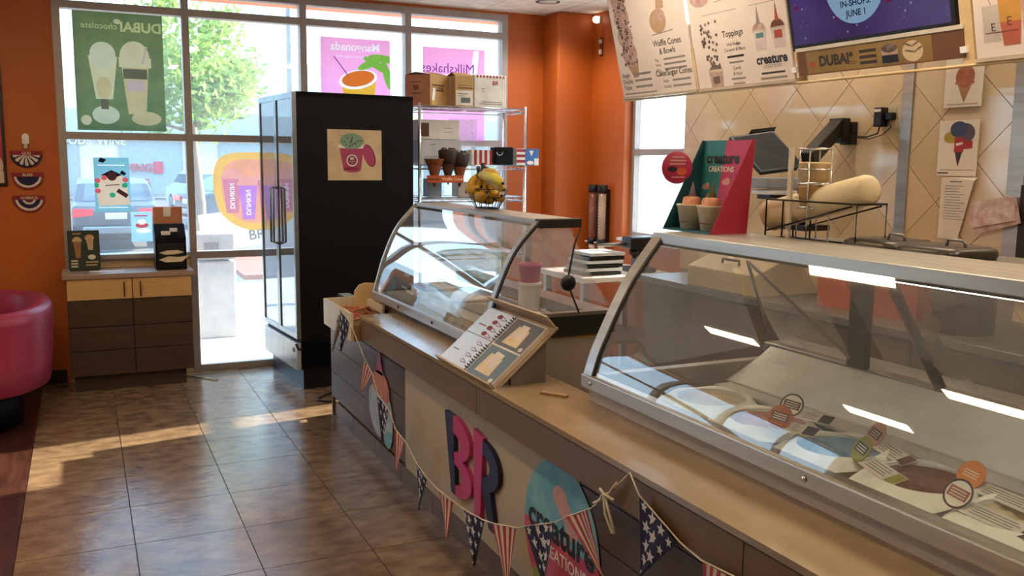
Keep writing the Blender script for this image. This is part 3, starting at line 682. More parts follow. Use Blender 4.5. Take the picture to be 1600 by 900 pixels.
# ------------------------------------------------------------------ tall black cooler with glass doors
CDOOR = M('cooler_door_glass', '#8496a0', .015, kind='glass', trans=.16, scale=1.0, ior=2.1, refl=1.6)
CFR = M('cooler_frame', '#8f979b', .3, metal=.8); CGRL = M('cooler_grille', '#aeb4b8', .35, metal=.3)
t = thing('drinks_cooler', 'tall black upright cooler with two glass doors by the storefront', 'cooler', (1.325, 6.352, 0), rz=math.radians(5.2))
b = B(); LN, DP = .86, .90
b.box(.03, DP, 0, .03, .17, 2.09, BLACKS).box(.03, DP, LN - .03, LN, .17, 2.09, BLACKS).box(DP - .03, DP, .03, LN - .03, .17, 2.09, BLACKS).box(.03, DP, 0, LN, 2.06, 2.095, BLACKS).box(.03, DP, .0, LN, .15, .36, BLACKS).build('cabinet', t, bevel=.004)
B().box(.05, DP - .02, .03, LN - .05, .0, .15, BLACK).build('base', t)
for k in range(2):
    y0, y1 = .004 + k * .427, .427 + k * .427
    d = B().box(0, .03, y0, y0 + .028, .375, 2.09, CFR).box(0, .03, y1 - .028, y1, .375, 2.09, CFR).box(0, .03, y0 + .028, y1 - .028, .375, .41, CFR).box(0, .03, y0 + .028, y1 - .028, 2.05, 2.09, CFR).build('door', t)
    B().box(.008, .012, y0 + .028, y1 - .028, .41, 2.05, CDOOR).build('door_glass', d)
    hy = y1 - .035 if k == 0 else y0 + .035
    B().tube([(0, hy, 1.02), (-.035, hy, 1.03), (-.035, hy, 1.42), (0, hy, 1.43)], .009, CFR).build('handle', d)
    for z in (.75, 1.1, 1.45, 1.78): B().box(.06, DP - .06, y0 + .02, y1 - .02, z, z + .012, CHROME).build('wire_shelf', t)
b = B()
b.box(.0, .03, .004, LN - .01, .145, .345, CGRL).build('grille', t, bevel=.006)
B().box(-.004, .0, .07, .11, .27, .30, BLACK).build('badge', t)
B().box(-.003, .0, .06, .13, .215, .222, STEELD).box(-.003, .0, .06, .13, .20, .207, STEELD).build('label_lines', t)
B().tube([(.03, -.01, .30), (.0, -.02, .31), (-.012, -.01, .345)], .01, BLACK).build('hinge', t)
Q = frame((.245, -.0015, 1.49), (1, 0, 0), (0, 0, 1))
STK = M('sticker_cream', '#cdb592', .6); MINT = M('mint_print', '#7d9c82', .6); MAG = M('magenta_print', '#a83a62', .5); MAGD = M('magenta_dark', '#7e2a4a', .5); CHP = M('choc_flake', '#3c4a3c', .6)
b = B(Q); b.rect(0, .405, 0, .355, STK, 0).build('sticker', t)
b = B(Q); b.poly([(.085, .24), (.27, .24), (.245, .075), (.115, .075)], MAG, .0006).ell(.18, .075, .065, .02, MAG, .0006).rect(.08, .275, .225, .25, WHITE, .0009).ell(.178, .245, .095, .022, WHITE, .001).ell(.18, .275, .09, .055, MINT, .0013).ell(.18, .14, .042, .042, WHITE, .0011).ell(.18, .14, .034, .034, MAGD, .0014).ell(.31, .175, .042, .085, MAGD, .0008, rot=.35).ell(.305, .18, .034, .078, MAG, .0011, rot=.35).build('tub_print', t)
b = B(Q); b.text('BR', .18, .145, .026, WHITE, .0018, bold=.03).text('ice cream', .18, .13, .011, WHITE, .0018).text('tub', .18, .118, .011, WHITE, .0018).build('lettering', t)
b = B(Q); rg = random.Random(3)
for k in range(16): a = rg.uniform(0, 6.28); r = rg.uniform(.01, .075); b.ell(.18 + r * math.cos(a), .275 + r * .5 * math.sin(a), .011, .004, CHP, .0016, n=6, rot=a)
b.build('flakes', t)
t = thing('power_cable', 'black power cable looping over the sunlit floor by the cooler', 'cable', (1.50, 5.98, 0))
B().tube([(.12, .34, .02), (.03, .22, .012), (-.09, .10, .008), (-.115, .045, .008), (-.08, .0, .008), (.0, -.045, .008), (.06, -.07, .008)], .008, BLACK).build('cord', t)
t = thing('crumpled_paper', 'crumpled cream paper scraps under the cooler corner', 'paper', (1.62, 6.22, 0))
B().blob((0, 0, .03), .035, NAP, 3, .35).build('scrap', t); B().blob((-.045, -.03, .028), .03, NAP, 5, .4, sc=(1.2, .8, .8)).build('scrap', t)

# ------------------------------------------------------------------ chrome wire shelving with its goods
t = thing('wire_shelving', 'chrome wire shelving unit beside the black cooler at the window', 'shelving', (2.775, 6.82, 0))
hw, hy_ = .445, .215; SZ = (.45, .90, 1.35, 1.60, 2.045)
for sx_ in (-1, 1):
    for sy in (-1, 1): B().tube([(sx_ * hw, sy * hy_, 0), (sx_ * hw, sy * hy_, 2.065)], .013, CHROME, 8).build('post', t)
for z in SZ:
    b = B()
    for dz in (0, -.03):
        b.tube([(-hw, -hy_, z + dz), (hw, -hy_, z + dz), (hw, hy_, z + dz), (-hw, hy_, z + dz)], .0055, CHROME, 6, True)
    for i in range(1, 24): x = -hw + 2 * hw * i / 24; b.tube([(x, -hy_, z), (x, hy_, z)], .0028, CHROME, 5)
    n = 24; b.tube([(-hw + 2 * hw * i / n, -hy_, z - .028 * (i % 2)) for i in range(n + 1)], .0028, CHROME, 5)
    b.build('shelf', t)
# boxes on top
def carton(name, label, loc, rz, w, d, h, mat, cat='box'):
    t = thing(name, label, cat, loc, rz); B().box(-w / 2, w / 2, -d / 2, d / 2, 0, h, mat).build('body', t, bevel=.003); return t
CARDT = M('cardboard_tan', '#c6a26c', .8, var=.05); PRB = M('box_print', '#5a2b1e', .7); YEL2 = M('yellow_tape', '#d4b21e', .5)
zt = 2.052
t = carton('cardboard_box', 'large reddish cardboard box with open flaps on top of the wire shelving', (2.47, 6.82, zt), math.radians(33), .25, .24, .235, CARDR)
B().box(-.125, .125, -.122, -.12, .0, .235, CARD).build('front_face', t)
B(frame((-.10, -.1235, .10), (1, 0, 0), (0, 0, 1))).rect(0, .15, .05, .06, PRB, 0).rect(.0, .15, .01, .02, PRB, 0).text('ICE CREAM', .075, .024, .026, PRB, 0, bold=.02).build('print', t)
B(frame((-.1265, .06, .09), (0, -1, 0), (0, 0, 1))).text('BR', .05, .03, .05, PRB, 0, bold=.02).rect(0, .1, .0, .006, PRB, 0).rect(0, .1, .085, .09, PRB, 0).build('print', t)
B(frame((-.12, -.124, .0), (1, 0, 0), (0, 0, 1))).poly([(.01, .02), (.04, .01), (.065, .13), (.03, .135)], WHITE, .001).poly([(.01, .02), (.04, .01), (.044, .035), (.013, .045)], YEL2, .002).build('tape', t)
b = B(); b.add([(-.125, -.12, .235), (.125, -.12, .235), (.125, -.02, .262), (-.125, -.02, .262), (-.125, .12, .235), (.125, .12, .235), (.125, .02, .255), (-.125, .02, .255)], [(0, 1, 2, 3), (5, 4, 7, 6)], CARD); b.build('flap', t)
t = carton('cardboard_box', 'tan cardboard box with a white shipping label on the wire shelving', (2.725, 6.80, zt), 0, .155, .24, .235, CARDT)
B(frame((-.07, -.121, .01), (1, 0, 0), (0, 0, 1))).rect(.0, .14, .0, .115, WHITE, 0).rect(.01, .10, .085, .09, PRB, .001).rect(.04, .12, .02, .06, M('barcode_grey', '#6d7270', .7), .001).rect(.01, .08, .07, .073, PRB, .001).rect(.02, .14, .13, .136, PRB, .001).rect(.02, .14, .15, .153, PRB, .001).build('label', t)
b = B(); b.add([(-.077, -.12, .235), (.077, -.12, .235), (.06, -.0, .268), (-.06, -.0, .268), (-.077, .12, .235), (.077, .12, .235)], [(0, 1, 2, 3), (5, 4, 3, 2)], CARDT); b.build('flap', t)
t = carton('cardboard_box', 'white printed carton with red marks on the wire shelving right end', (2.945, 6.80, zt), 0, .275, .24, .25, WHITE)
RDP = M('red_print', '#9c2f33', .6); GYP = M('grey_print', '#75706c', .7)
b = B(frame((-.1375, -.1215, 0), (1, 0, 0), (0, 0, 1)))
for k in range(9): b.rect(.02 + k * .028, .034 + k * .028, .228, .247, RDP, 0)
b.text('BR', .18, .175, .045, RDP, 0, bold=.02)
for z, x0, x1 in ((.14, .06, .09), (.12, .065, .085), (.04, .06, .24), (.025, .04, .24)): b.rect(x0, x1, z, z + .005, GYP, 0)
b.build('print', t)
# upper shelf: white boxes and a clear container
BRWN = M('brown_window', '#5b3428', .4)
t = carton('white_carton', 'white carton with brown square window under the top wire shelf', (2.555, 6.86, 1.606 + .26), 0, .34, .16, .15, WHITE)
t.location = (2.555, 6.86, 1.80)
B(frame((-.16, -.081, 0), (1, 0, 0), (0, 0, 1))).rect(.0, .075, .02, .125, BRWN, 0).build('window_print', t)
B(frame((0, -.081, 0), (1, 0, 0), (0, 0, 1))).rect(.04, .11, .055, .058, RDP, 0).rect(.04, .11, .085, .088, RDP, 0).build('print', t)
t = carton('white_carton', 'pale grey carton below the brown-windowed one on the second wire shelf', (2.555, 6.86, 1.606), 0, .36, .18, .19, M('pale_carton', '#d4d2d0', .7))
B(frame((-.18, -.091, 0), (1, 0, 0), (0, 0, 1))).rect(.22, .32, .12, .124, GYP, 0).rect(.1, .14, .15, .155, GYP, 0).build('print', t)
t = thing('plastic_container', 'clear plastic sleeve of cups behind the cones on the wire shelving', 'container', (2.80, 6.90, 1.606))
loft([ringpts(a, c, z, 20, 5) for a, c, z in ((.09, .07, 0), (.10, .08, .18), (.105, .085, .36))], BAGGL, B(), True, False).build('sleeve', t)
# waffle cones hanging in a holder
CONE = M('waffle_cone', '#7a3c22', .8, scale=60, alt='#94552e'); CONED = M('chocolate_cone', '#1f120e', .6, scale=30, alt='#3a2018')
hold = thing('cone_holder', 'clear acrylic holder with orange label strip for waffle cones', 'holder', (2.52, 6.525, 1.47))
HB = M('holder_acrylic', '#eef2f2', .02, kind='glass', trans=.10)
B().box(-.175, .16, -.035, .035, .118, .123, HB).box(-.175, .16, .033, .036, .0, .20, HB).build('tray', hold)
ORL = M('orange_label', '#b4501e', .5)
B().box(-.175, .12, -.042, -.036, 0, .055, ORL).build('label_strip', hold)
B(frame((-.175, -.0428, 0), (1, 0, 0), (0, 0, 1))).text('Waffle Cones', .21, .018, .032, M('label_text', '#f0c8a0', .6), 0, bold=.02).rect(.01, .10, .02, .03, PRB, 0).build('lettering', hold)
for k, (x, m, lab, h) in enumerate(((-.10, CONE, 'plain waffle cone stack at the left of the cone holder', .0), (.01, CONED, 'middle waffle cone stack dipped in dark chocolate', .05), (.105, CONED, 'right waffle cone stack with chocolate and brown tip', .03))):
    t = thing('waffle_cone', lab, 'cone', (2.52 + x, 6.525, 1.435 + .02 * (k % 2)))
    B().lathe([(.004, .0), (.033, .09), (.064, .19), (.069, .195), (.060, .192), (.0, .10)], CONE if k != 1 else M('brown_cone', '#54301f', .8), 18).build('cone', t)
    if h: B().lathe([(.056, .155), (.071, .195), (.076, .25), (.064, .265), (.03, .245)], CONED, 14).blob((.03, .0, .25), .025, CONED, 5, .4).blob((-.03, .01, .245), .028, CONED, 8, .4).build('dip', t)
    else: B().lathe([(.058, .165), (.074, .208), (.078, .213), (.067, .208), (.03, .15)], CONE, 14).build('rim', t)
# patriotic packs at the shelf right end
SREDS = M('stripe_red', '#a3222c', .6); SBLU = M('pack_blue', '#3a6fb0', .5)
t = thing('striped_pack', 'clear pack of red and white striped cups on the wire shelving', 'cups', (2.86, 6.66, 1.606))
for k in range(8): B().box(-.10 + .022 * k, -.08 + .022 * k, -.05, .05, 0, .115, SREDS if k % 2 else WHITE).build('cup', t)
t = thing('black_tin', 'glossy black mug box on the wire shelving beside striped cups', 'box', (3.035, 6.64, 1.606))
B().box(-.085, .075, -.05, .05, 0, .14, BLACKS).build('body', t, bevel=.008)
B(frame((-.045, -.051, .07), (1, 0, 0), (0, 0, 1))).ring(0, .03, .02, .028, M('silver_print', '#b9bdc4', .3), 0, 20, math.pi, 2 * math.pi).build('print', t)
t = thing('flag_box', 'red striped and blue paper box at the right end of the wire shelf', 'box', (3.235, 6.63, 1.606))
B().box(-.10, .095, -.045, .045, 0, .13, WHITE).build('body', t)
b = B(frame((-.10, -.046, 0), (1, 0, 0), (0, 0, 1)))
for k in range(3): b.rect(0, .075, .02 + k * .042, .042 + k * .042, SREDS, 0)
b.rect(.075, .195, 0, .13, SBLU, 0).rect(.155, .195, 0, .055, WHITE, .001).ell(.12, .02, .03, .015, WHITE, .001).poly([(.11, .115), (.15, .115), (.13, .07)], WHITE, .001).build('print', t)
t = carton('white_carton', 'grey carton with black letters on the third wire shelf', (2.74, 6.66, 1.357), 0, .20, .14, .115, M('grey_carton', '#b5aaa2', .7))
B(frame((-.1, -.071, 0), (1, 0, 0), (0, 0, 1))).text('B', .07, .03, .055, INK, 0, bold=.03).text('E', .10, .03, .05, INK, 0, bold=.03).build('lettering', t)
t = carton('pale_carton', 'small blue-grey package left on the third wire shelf', (2.46, 6.68, 1.357), 0, .11, .12, .14, M('bluegrey_pack', '#8f98a8', .6))
# ------------------------------------------------------------------ service counter
LEDGE = M('ledge_laminate', '#927c62', .16, var=.04, scale=5, spec=.6); FASCIA = M('fascia_laminate', '#70543c', .42, var=.03, scale=3, stretch=(1, .2, 1)); WALNUT = M('walnut_laminate', '#4f3b30', .42, scale=6, alt='#5d4739', stretch=(1, .25, 3)); CREAM = M('cream_panel', '#b9a78f', .5, var=.02); BASET = M('base_tile', '#5b4633', .4, scale=5, alt='#705840', rnd=.1); DARKG = M('dark_gap', '#0d0a09', .8)
t = thing('service_counter', 'long brown service counter with a customer ledge under the glass cases', 'counter', (1.40, 2.8, 0))
B().box(1.43, 1.50, -1.2, 5.60, .0, .80, DARKG).box(1.50, 2.0, 4.95, 5.60, 0, .70, WALNUT).build('core', t, w=True)
for k in range(14):
    y1 = 5.68 - .46 * k
    B().box(1.412, 1.43, y1 - .456, y1, 0, .098, BASET).build('base_tile', t, w=True)
for y0, y1 in ((4.195, 5.685), (1.24, 2.435), (.02, 1.235), (-1.2, .015)):
    for z0, z1 in ((.128, .292), (.296, .456), (.460, .612), (.616, .71)): B().box(1.40, 1.43, y0, y1, z0, z1, WALNUT).build('panel', t, w=True, bevel=.0015)
B().box(1.40, 1.432, 5.66, 5.685, .0, .128, WALNUT).build('end_post', t, w=True)
B().box(1.398, 1.43, 2.44, 4.19, .115, .71, CREAM).build('cream_panel', t, w=True, bevel=.0015)
B().box(1.275, 1.43, 3.0, 4.54, .712, .818, FASCIA).box(1.275, 1.43, 1.5, 2.997, .712, .818, FASCIA).box(1.275, 1.43, -1.2, 1.497, .712, .818, FASCIA).build('fascia', t, w=True, bevel=.0015)
B().box(1.27, 1.56, -1.2, 4.54, .820, .838, LEDGE).box(1.27, 1.56, -1.2, 4.54, .818, .8205, DARKG).build('ledge', t, w=True)
TRAYC = M('cream_tray', '#d2c3a8', .3)
b = B(); x0, x1, y0, y1, z0, z1 = 1.225, 1.47, 4.545, 5.13, .70, .848
b.box(x0, x0 + .014, y0, y1, z0, z1, TRAYC).box(x0 + .014, x1, y1 - .014, y1, z0, z1, TRAYC).box(x1 - .014, x1, y0 + .2, y1 - .014, z0, z1, TRAYC).box(x0 + .014, x1, y0, y1 - .014, z0, z0 + .085, M('tray_inside', '#8a6a4c', .6))
b.build('ledge_tray', t, w=True)
b = B(); rg = random.Random(5); OST = M('orange_string', '#c97a58', .8)
for k in range(7):
    px = [(1.25 + rg.uniform(0, .2), 4.60 + rg.uniform(0, .45), .795 + rg.uniform(0, .02)) for _ in range(6)]
    b.tube(px, .004, OST, 5)
tag(b.build('raffia_strands'), 'orange and white paper strands lying in the cream tray at counter end', 'strands')
t = thing('cream_scoop_sign', 'cream rounded board standing behind the far case end', 'board', (1.47, 5.06, .70))
B(frame((-.02, 0, 0), (1, -.15, 0), (0, 0, 1))).prism([(-.06, 0), (.09, 0), (.09, .23), (.0, .235), (-.035, .225), (-.06, .19), (-.065, .15)], 0, .02, M('cream_board', '#d6b684', .5)).build('board', t)
t = thing('ledge_clip', 'small tan wooden clip lying on the ledge between the two cases', 'clip', (1.44, 2.70, .838), rz=.6)
B().box(-.012, .012, -.05, .05, 0, .008, M('clip_wood', '#8f6b45', .6)).build('clip', t)

# raised shop letters on the cream panel
LN_ = M('navy_letter', '#1c2144', .45, var=.01); LP_ = M('pink_letter', '#c23c78', .4, var=.01)
t = thing('shop_letters', 'raised navy and pink initials on the cream counter panel', 'sign', (1.398, 3.60, 0))
Q = frame((0, 0, 0), (0, -1, 0), (0, 0, 1))
def arcp(cx, cy, rx, ry, a0, a1, n=14): return [(cx + rx * math.cos(math.radians(a0 + (a1 - a0) * i / n)), cy + ry * math.sin(math.radians(a0 + (a1 - a0) * i / n))) for i in range(n + 1)]
def lobe(b, cx, co, ro, ci, ri, mat, d=.02, a0=-90, a1=90, n=18):      # half ring between two half ellipses, as a raised letter stroke
    O = arcp(cx, co, ro[0], ro[1], a0, a1, n); I = arcp(cx, ci, ri[0], ri[1], a0, a1, n); m = n + 1
    vs = [(x, y, z) for z in (0, d) for ps in (O, I) for x, y in ps]; fs = []
    for i in range(n): fs += [(i, m + i, m + i + 1, i + 1), (2 * m + i, 2 * m + i + 1, 3 * m + i + 1, 3 * m + i), (i, i + 1, 2 * m + i + 1, 2 * m + i), (m + i + 1, m + i, 3 * m + i, 3 * m + i + 1)]
    fs += [(0, 2 * m, 3 * m, m), (n, m + n, 3 * m + n, 2 * m + n)]
    return b.add(vs, fs, mat)
B(Q).prism([(.005, .565), (.105, .565), (.135, .222), (.085, .222)], 0, .02, LN_).build('letter_stem', t, bevel=.002)
b = B(Q); lobe(b, .105, .470, (.185, .095), .450, (.085, .040), LP_); lobe(b, .118, .312, (.192, .092), .312, (.090, .045), LP_, .0196); b.build('letter_curve', t)
B(Q).prism([(.325, .57), (.425, .555), (.40, .205), (.34, .205)], 0, .02, LP_).build('letter_stem', t, bevel=.002)
b = B(Q); lobe(b, .420, .445, (.155, .100), .447, (.072, .045), LN_); b.prism([(.412, .360), (.490, .372), (.545, .207), (.487, .207)], .0005, .0195, LN_).build('letter_bowl', t)

# round drinks decal and sundae decal
SKYB = M('decal_sky', '#5b9fb4', .5, scale=9, alt='#86b8c0'); DPK = M('decal_pink', '#c23a60', .5, scale=9, alt='#cf5a72'); CLD = M('decal_cloud', '#c99a92', .6); DBK = M('decal_black', '#14181c', .5); GRN2 = M('decal_green', '#8a9a32', .6)
t = thing('round_decal', 'round blue and pink drinks decal across the cream and brown counter panels', 'decal', (1.396, 2.565, .375))
Q = frame((0, 0, 0), (0, -1, 0), (0, 0, 1)); RX, RY = .265, .27
B(Q).ell(0, 0, RX, RY, SKYB, 0, 48).build('disc', t)
def halfclip(n=48):
    out = []
    for i in range(n):
        a = 2 * math.pi * i / n; p = (RX * math.cos(a), RY * math.sin(a))
        if p[1] < .004: out.append((a, p))
    return [p for a, p in sorted(out, key=lambda q: (q[0] - 1.5) % 6.283)]
B(Q).poly(halfclip(), DPK, .0006).build('pink_half', t)
b = B(Q); b.ell(.03, .12, .075, .04, CLD, .0007, rot=-.6).ell(-.06, .12, .05, .03, SKYB, .0007)
b.ell(.0, .15, .05, .04, CLD, .0008).ell(.08, .07, .05, .035, CLD, .0008, rot=-.6).ell(-.14, -.19, .05, .035, GRN2, .0009).build('cloud_print', t)
b = B(Q); b.text('creature', .0, -.02, .135, DBK, .0012, bold=.03).text('CREATIONS', .02, -.085, .062, WHITE, .0012, bold=.02).build('lettering', t)
t = thing('sundae_decal', 'blue and pink sundae cup decal on the far brown counter panel', 'decal', (1.396, 4.60, .14))
b = B(Q); CB1 = M('decal_paleblue', '#8fa6b8', .5, scale=14, alt='#b7c0c8'); CO1 = M('decal_coral', '#b8624e', .5, scale=20, alt='#cf8a72')
b.prism(smooth([(-.22, .16), (-.20, .27), (.02, .30), (.20, .25), (.22, .10), (.18, .0), (.05, .03), (-.05, .0), (-.18, .06)]), 0, .001, CB1).build('cup_print', t)
b = B(Q); b.prism(smooth([(-.15, .26), (-.12, .36), (-.02, .38), (.10, .37), (.17, .30), (.15, .22), (.0, .24)]), .001, .002, CO1).prism([(-.07, .36), (-.02, .52), (.06, .36)], .001, .002, M('decal_hat', '#b0546a', .5)).build('scoop_print', t)
B(Q).prism(smooth([(.05, .05), (.20, .10), (.19, -.0), (.10, -.02)]), .001, .002, SKYB).build('splash_print', t)

# ------------------------------------------------------------------ pennant garland along the ledge
STR = M('string_white', '#c9bda8', .8); FSTAR = M('star_white', '#cfc6c4', .8); FR_ = M('flag_red', '#9c2c34', .8); FW_ = M('flag_cream', '#cbb39c', .8); FN_ = M('flag_navy', '#1a1736', .8)
gar = thing('pennant_garland', 'string of stars and stripes pennants hanging along the counter ledge', 'garland', (1.262, 3.2, .30))
FL = [('s', 4.74, .845, 4.56, .80, 4.70, .62), ('r', 4.40, .635, 4.27, .585, 4.43, .46), ('s', 4.17, .50, 3.99, .465, 4.07, .295), ('r', 3.91, .405, 3.75, .385, 3.87, .20), ('s', 3.62, .335, 3.47, .31, 3.55, .145), ('r', 3.35, .305, 3.18, .315, 3.22, .145), ('s', 3.07, .322, 2.88, .35, 2.94, .15), ('r', 2.79, .372, 2.61, .425, 2.65, .205), ('s', 2.53, .462, 2.33, .55, 2.38, .33), ('r', 2.26, .595, 2.13, .665, 2.02, .50), ('s', 1.885, .79, 1.705, .735, 1.85, .585), ('r', 1.62, .725, 1.47, .74, 1.58, .54)]
path = [(1.232, 4.78, .852), (1.222, 4.74, .845), (1.223, 4.56, .80)]
for k in FL[1:10]: path += [(1.257, k[1], k[2]), (1.257, k[3], k[4])]
path += [(1.258, 2.04, .735), (1.262, 1.94, .832)]
B().tube(path, .0024, STR, 6).build('string', gar, w=True)
B().tube([(1.262, 1.94, .832), (1.257, 1.885, .79), (1.257, 1.705, .735), (1.257, 1.62, .725), (1.257, 1.47, .74), (1.262, 1.2, .82)], .0024, STR, 6).build('string', gar, w=True)
b = B()
for p in ([(1.25, 2.08, .70), (1.245, 2.05, .735), (1.25, 2.02, .75), (1.25, 1.985, .79)], [(1.245, 2.06, .75), (1.24, 2.03, .745), (1.245, 1.99, .742)], [(1.245, 2.04, .74), (1.245, 2.03, .69), (1.25, 2.0, .645), (1.25, 1.985, .65), (1.245, 2.01, .70), (1.245, 2.03, .735)], [(1.25, 2.10, .695), (1.245, 2.07, .71), (1.245, 2.05, .725)]): b.tube(p, .004, STR, 6)
b.build('bow', gar, w=True)
def pen(kind, yl, zl, yr, zr, yt, zt, seed):
    Q = Matrix(((0, 0, -1, 1.2535 if seed else 1.2195), (-1, 0, 0, 0), (0, 1, 0, 0), (0, 0, 0, 1)))   # u = -Y, v = Z, w = -X
    A = Vector((-yl, zl)); C_ = Vector((-yr, zr)); T = Vector((-yt, zt)); b = B(Q); rg = random.Random(seed)
    wv = lambda f, h: .006 * math.sin(f * 5 + seed) * (1 - h * .3) + .010 * h
    def P(f, h, o=0.0):
        q = (A.lerp(C_, f)).lerp(T, h); return (q.x, q.y, wv(f, h) + o)
    if kind == 'r':
        n = 9
        for i in range(n):
            f0, f1 = i / n, (i + 1) / n; m = FR_ if i % 2 == 0 else FW_
            for h0, h1 in ((0, .35), (.35, .7), (.7, .97)): b.add([P(f0, h0), P(f1, h0), P(f1, h1), P(f0, h1)], [(0, 3, 2, 1)], m)
    else:
        n = 6
        for i in range(n):
            f0, f1 = i / n, (i + 1) / n
            for h0, h1 in ((0, .35), (.35, .7), (.7, .98)): b.add([P(f0, h0), P(f1, h0), P(f1, h1), P(f0, h1)], [(0, 3, 2, 1)], FN_)
        W_ = (C_ - A).length; H_ = ((A + C_) / 2 - T).length
        for (f, h, r) in ((.12, .08, .020), (.38, .10, .026), (.66, .07, .022), (.90, .10, .018), (.22, .30, .024), (.55, .30, .030), (.86, .32, .018), (.36, .52, .024), (.72, .55, .024), (.5, .72, .018), (.25, .70, .010), (.5, .90, .010)):
            c = P(f, h, .0015); r *= .75 * W_ / .17
            b.add([(c[0] + x, c[1] + y, c[2]) for x, y in star(0, 0, r, rg.uniform(-.3, .3))], [tuple(range(10))], FSTAR)
    o = b.build('pennant', gar, w=True)
for i, k in enumerate(FL): pen(*k, i)
t = thing('paper_curl', 'curled star pennant end dangling from the cream tray corner', 'ribbon', (1.20, 4.72, .60))
B().tube([(1.235, 4.72, .848), (1.215, 4.74, .80), (1.215, 4.80, .70), (1.215, 4.86, .63), (1.213, 4.90, .58)], [.006, .012, .012, .006, .003], M('grey_star_fabric', '#6f6f7c', .8, scale=60, alt='#c9c6cc'), 6).build('strip', t, w=True)

# ------------------------------------------------------------------ the two glass display cases
GASK = M('black_gasket', '#171514', .5); CASEW = M('case_body', '#8e8074', .45, var=.02); CASEL = M('case_front_strip', '#b9aaa2', .4, var=.02); INNER = M('case_liner', '#b8b2aa', .45, var=.04); FROST = M('frosted_steel', '#c2beb6', .7, scale=5, alt='#dedad2', bump=.2, bscale=60)
def interp(prof, n=18):
    out = []; m = len(prof) - 1
    for i in range(n + 1):
        u = i / n * m; k = min(int(u), m - 1); f = u - k
        p0 = prof[max(k - 1, 0)]; p1 = prof[k]; p2 = prof[k + 1]; p3 = prof[min(k + 2, m)]
        out.append(tuple(.5 * (2 * p1[j] + (p2[j] - p0[j]) * f + (2 * p0[j] - 5 * p1[j] + 4 * p2[j] - p3[j]) * f * f + (-p0[j] + 3 * p1[j] - 3 * p2[j] + p3[j]) * f ** 3) for j in (0, 1)))
    return out
def band(b, pr, y0, y1, th, mat):        # a strip that follows the glass profile
    n = len(pr); vs = []
    for i, (x, z) in enumerate(pr):
        a = pr[max(i - 1, 0)]; c = pr[min(i + 1, n - 1)]; dx, dz = c[0] - a[0], c[1] - a[1]; l = math.hypot(dx, dz); nx, nz = -dz / l, dx / l
        vs += [(x, y0, z), (x, y1, z), (x + nx * th, y0, z + nz * th), (x + nx * th, y1, z + nz * th)]
    fs = []
    for i in range(n - 1):
        a, c = 4 * i, 4 * i + 4
        fs += [(a, a + 1, c + 1, c), (a + 2, c + 2, c + 3, a + 3), (a, c, c + 2, a + 2), (a + 1, a + 3, c + 3, c + 1)]
    fs += [(0, 2, 3, 1), (4 * n - 4, 4 * n - 3, 4 * n - 1, 4 * n - 2)]
    b.add(vs, fs, mat, False); return b
def sheet(b, pr, y0, y1, mat):
    n = len(pr); b.add([(x, y, z) for x, z in pr for y in (y0, y1)], [(2 * i, 2 * i + 1, 2 * i + 3, 2 * i + 2) for i in range(n - 1)], mat, True); return b

P2 = interp([(1.507, .930), (1.530, 1.0), (1.555, 1.055), (1.604, 1.153), (1.664, 1.255), (1.767, 1.383)])
Y0, Y1 = .10, 2.60
c2 = thing('ice_cream_case', 'near ice cream dipping case with curved glass and tubs of ice cream', 'display case', (1.95, 1.35, 0))
B().box(1.52, 1.56, Y0, Y1, .30, .888, CASEL).build('front_strip', c2, w=True)
B().box(1.56, 2.42, Y1 - .04, Y1, .0, .93, CASEW).box(1.56, 2.42, Y0, Y0 + .04, .0, .93, CASEW).box(2.36, 2.42, Y0 + .04, Y1 - .04, .0, .93, CASEW).box(1.56, 2.36, Y0 + .04, Y1 - .04, .50, .54, INNER).build('body', c2, w=True)
B().box(1.488, 1.54, Y0, Y1 + .005, .888, .934, STEEL).build('front_rail', c2, w=True, bevel=.004)
B().box(1.54, 1.60, Y0, Y1 - .04, .86, .905, INNER).box(1.60, 1.605, Y0 + .04, Y1 - .04, .54, .86, INNER).build('inner_lip', c2, w=True)
for y in (2.54, 1.55, .9, .4): B().lathe([(0, .006), (.006, .005), (.008, 0)], CHROME, 10, at=(1.488, y, .912), axis=(-1, 0, 0)).build('screw', c2, w=True)
B(frame((1.5195, 0, .846), (0, -1, 0), (0, 0, 1))).text('baskin', -.885, 0, .05, LN_, 0, 'LEFT', bold=.03).build('front_lettering', c2, w=True)
sheet(B(), P2, Y0 + .03, Y1 - .045, CASEGL).build('curved_glass', c2, w=True)
band(B(), P2, Y1 - .05, Y1, .012, STEEL).build('end_frame', c2, w=True)
band(B(), P2, Y1 - .058, Y1 - .05, .006, GASK).build('gasket', c2, w=True)
B().box(1.762, 2.05, Y0, Y1, 1.385, 1.402, STEEL).box(1.755, 1.77, Y0, Y1, 1.366, 1.402, STEEL).build('top_panel', c2, w=True, bevel=.003)
B().box(1.757, 1.767, Y0, Y1 - .03, 1.360, 1.367, GASK).build('top_gasket', c2, w=True)
B().tube([(1.80, Y0 + .06, 1.362), (1.80, 1.62, 1.362)], .011, M('case_tube_light', '#fff4e2', kind='emit', emit=5.0), 8).build('tube_light', c2, w=True)
B().add([(1.53, Y1 - .03, .93)] + [(x, Y1 - .03, z) for x, z in P2[2:]] + [(2.02, Y1 - .03, 1.385), (2.22, Y1 - .03, .98)], [tuple(range(len(P2[2:]) + 3))], ACRYL).build('end_glass', c2, w=True)
B().box(2.05, 2.36, .5, 2.47, 1.372, 1.384, STEELD).box(2.05, 2.36, .5, 2.47, 1.362, 1.372, GASK).build('rear_shelf', c2, w=True)
B().box(2.26, 2.42, Y0, Y1, .93, .985, STEELD).build('rear_rail', c2, w=True, bevel=.006)
DST = M('dark_strut', '#4c4238', .45, metal=.5)
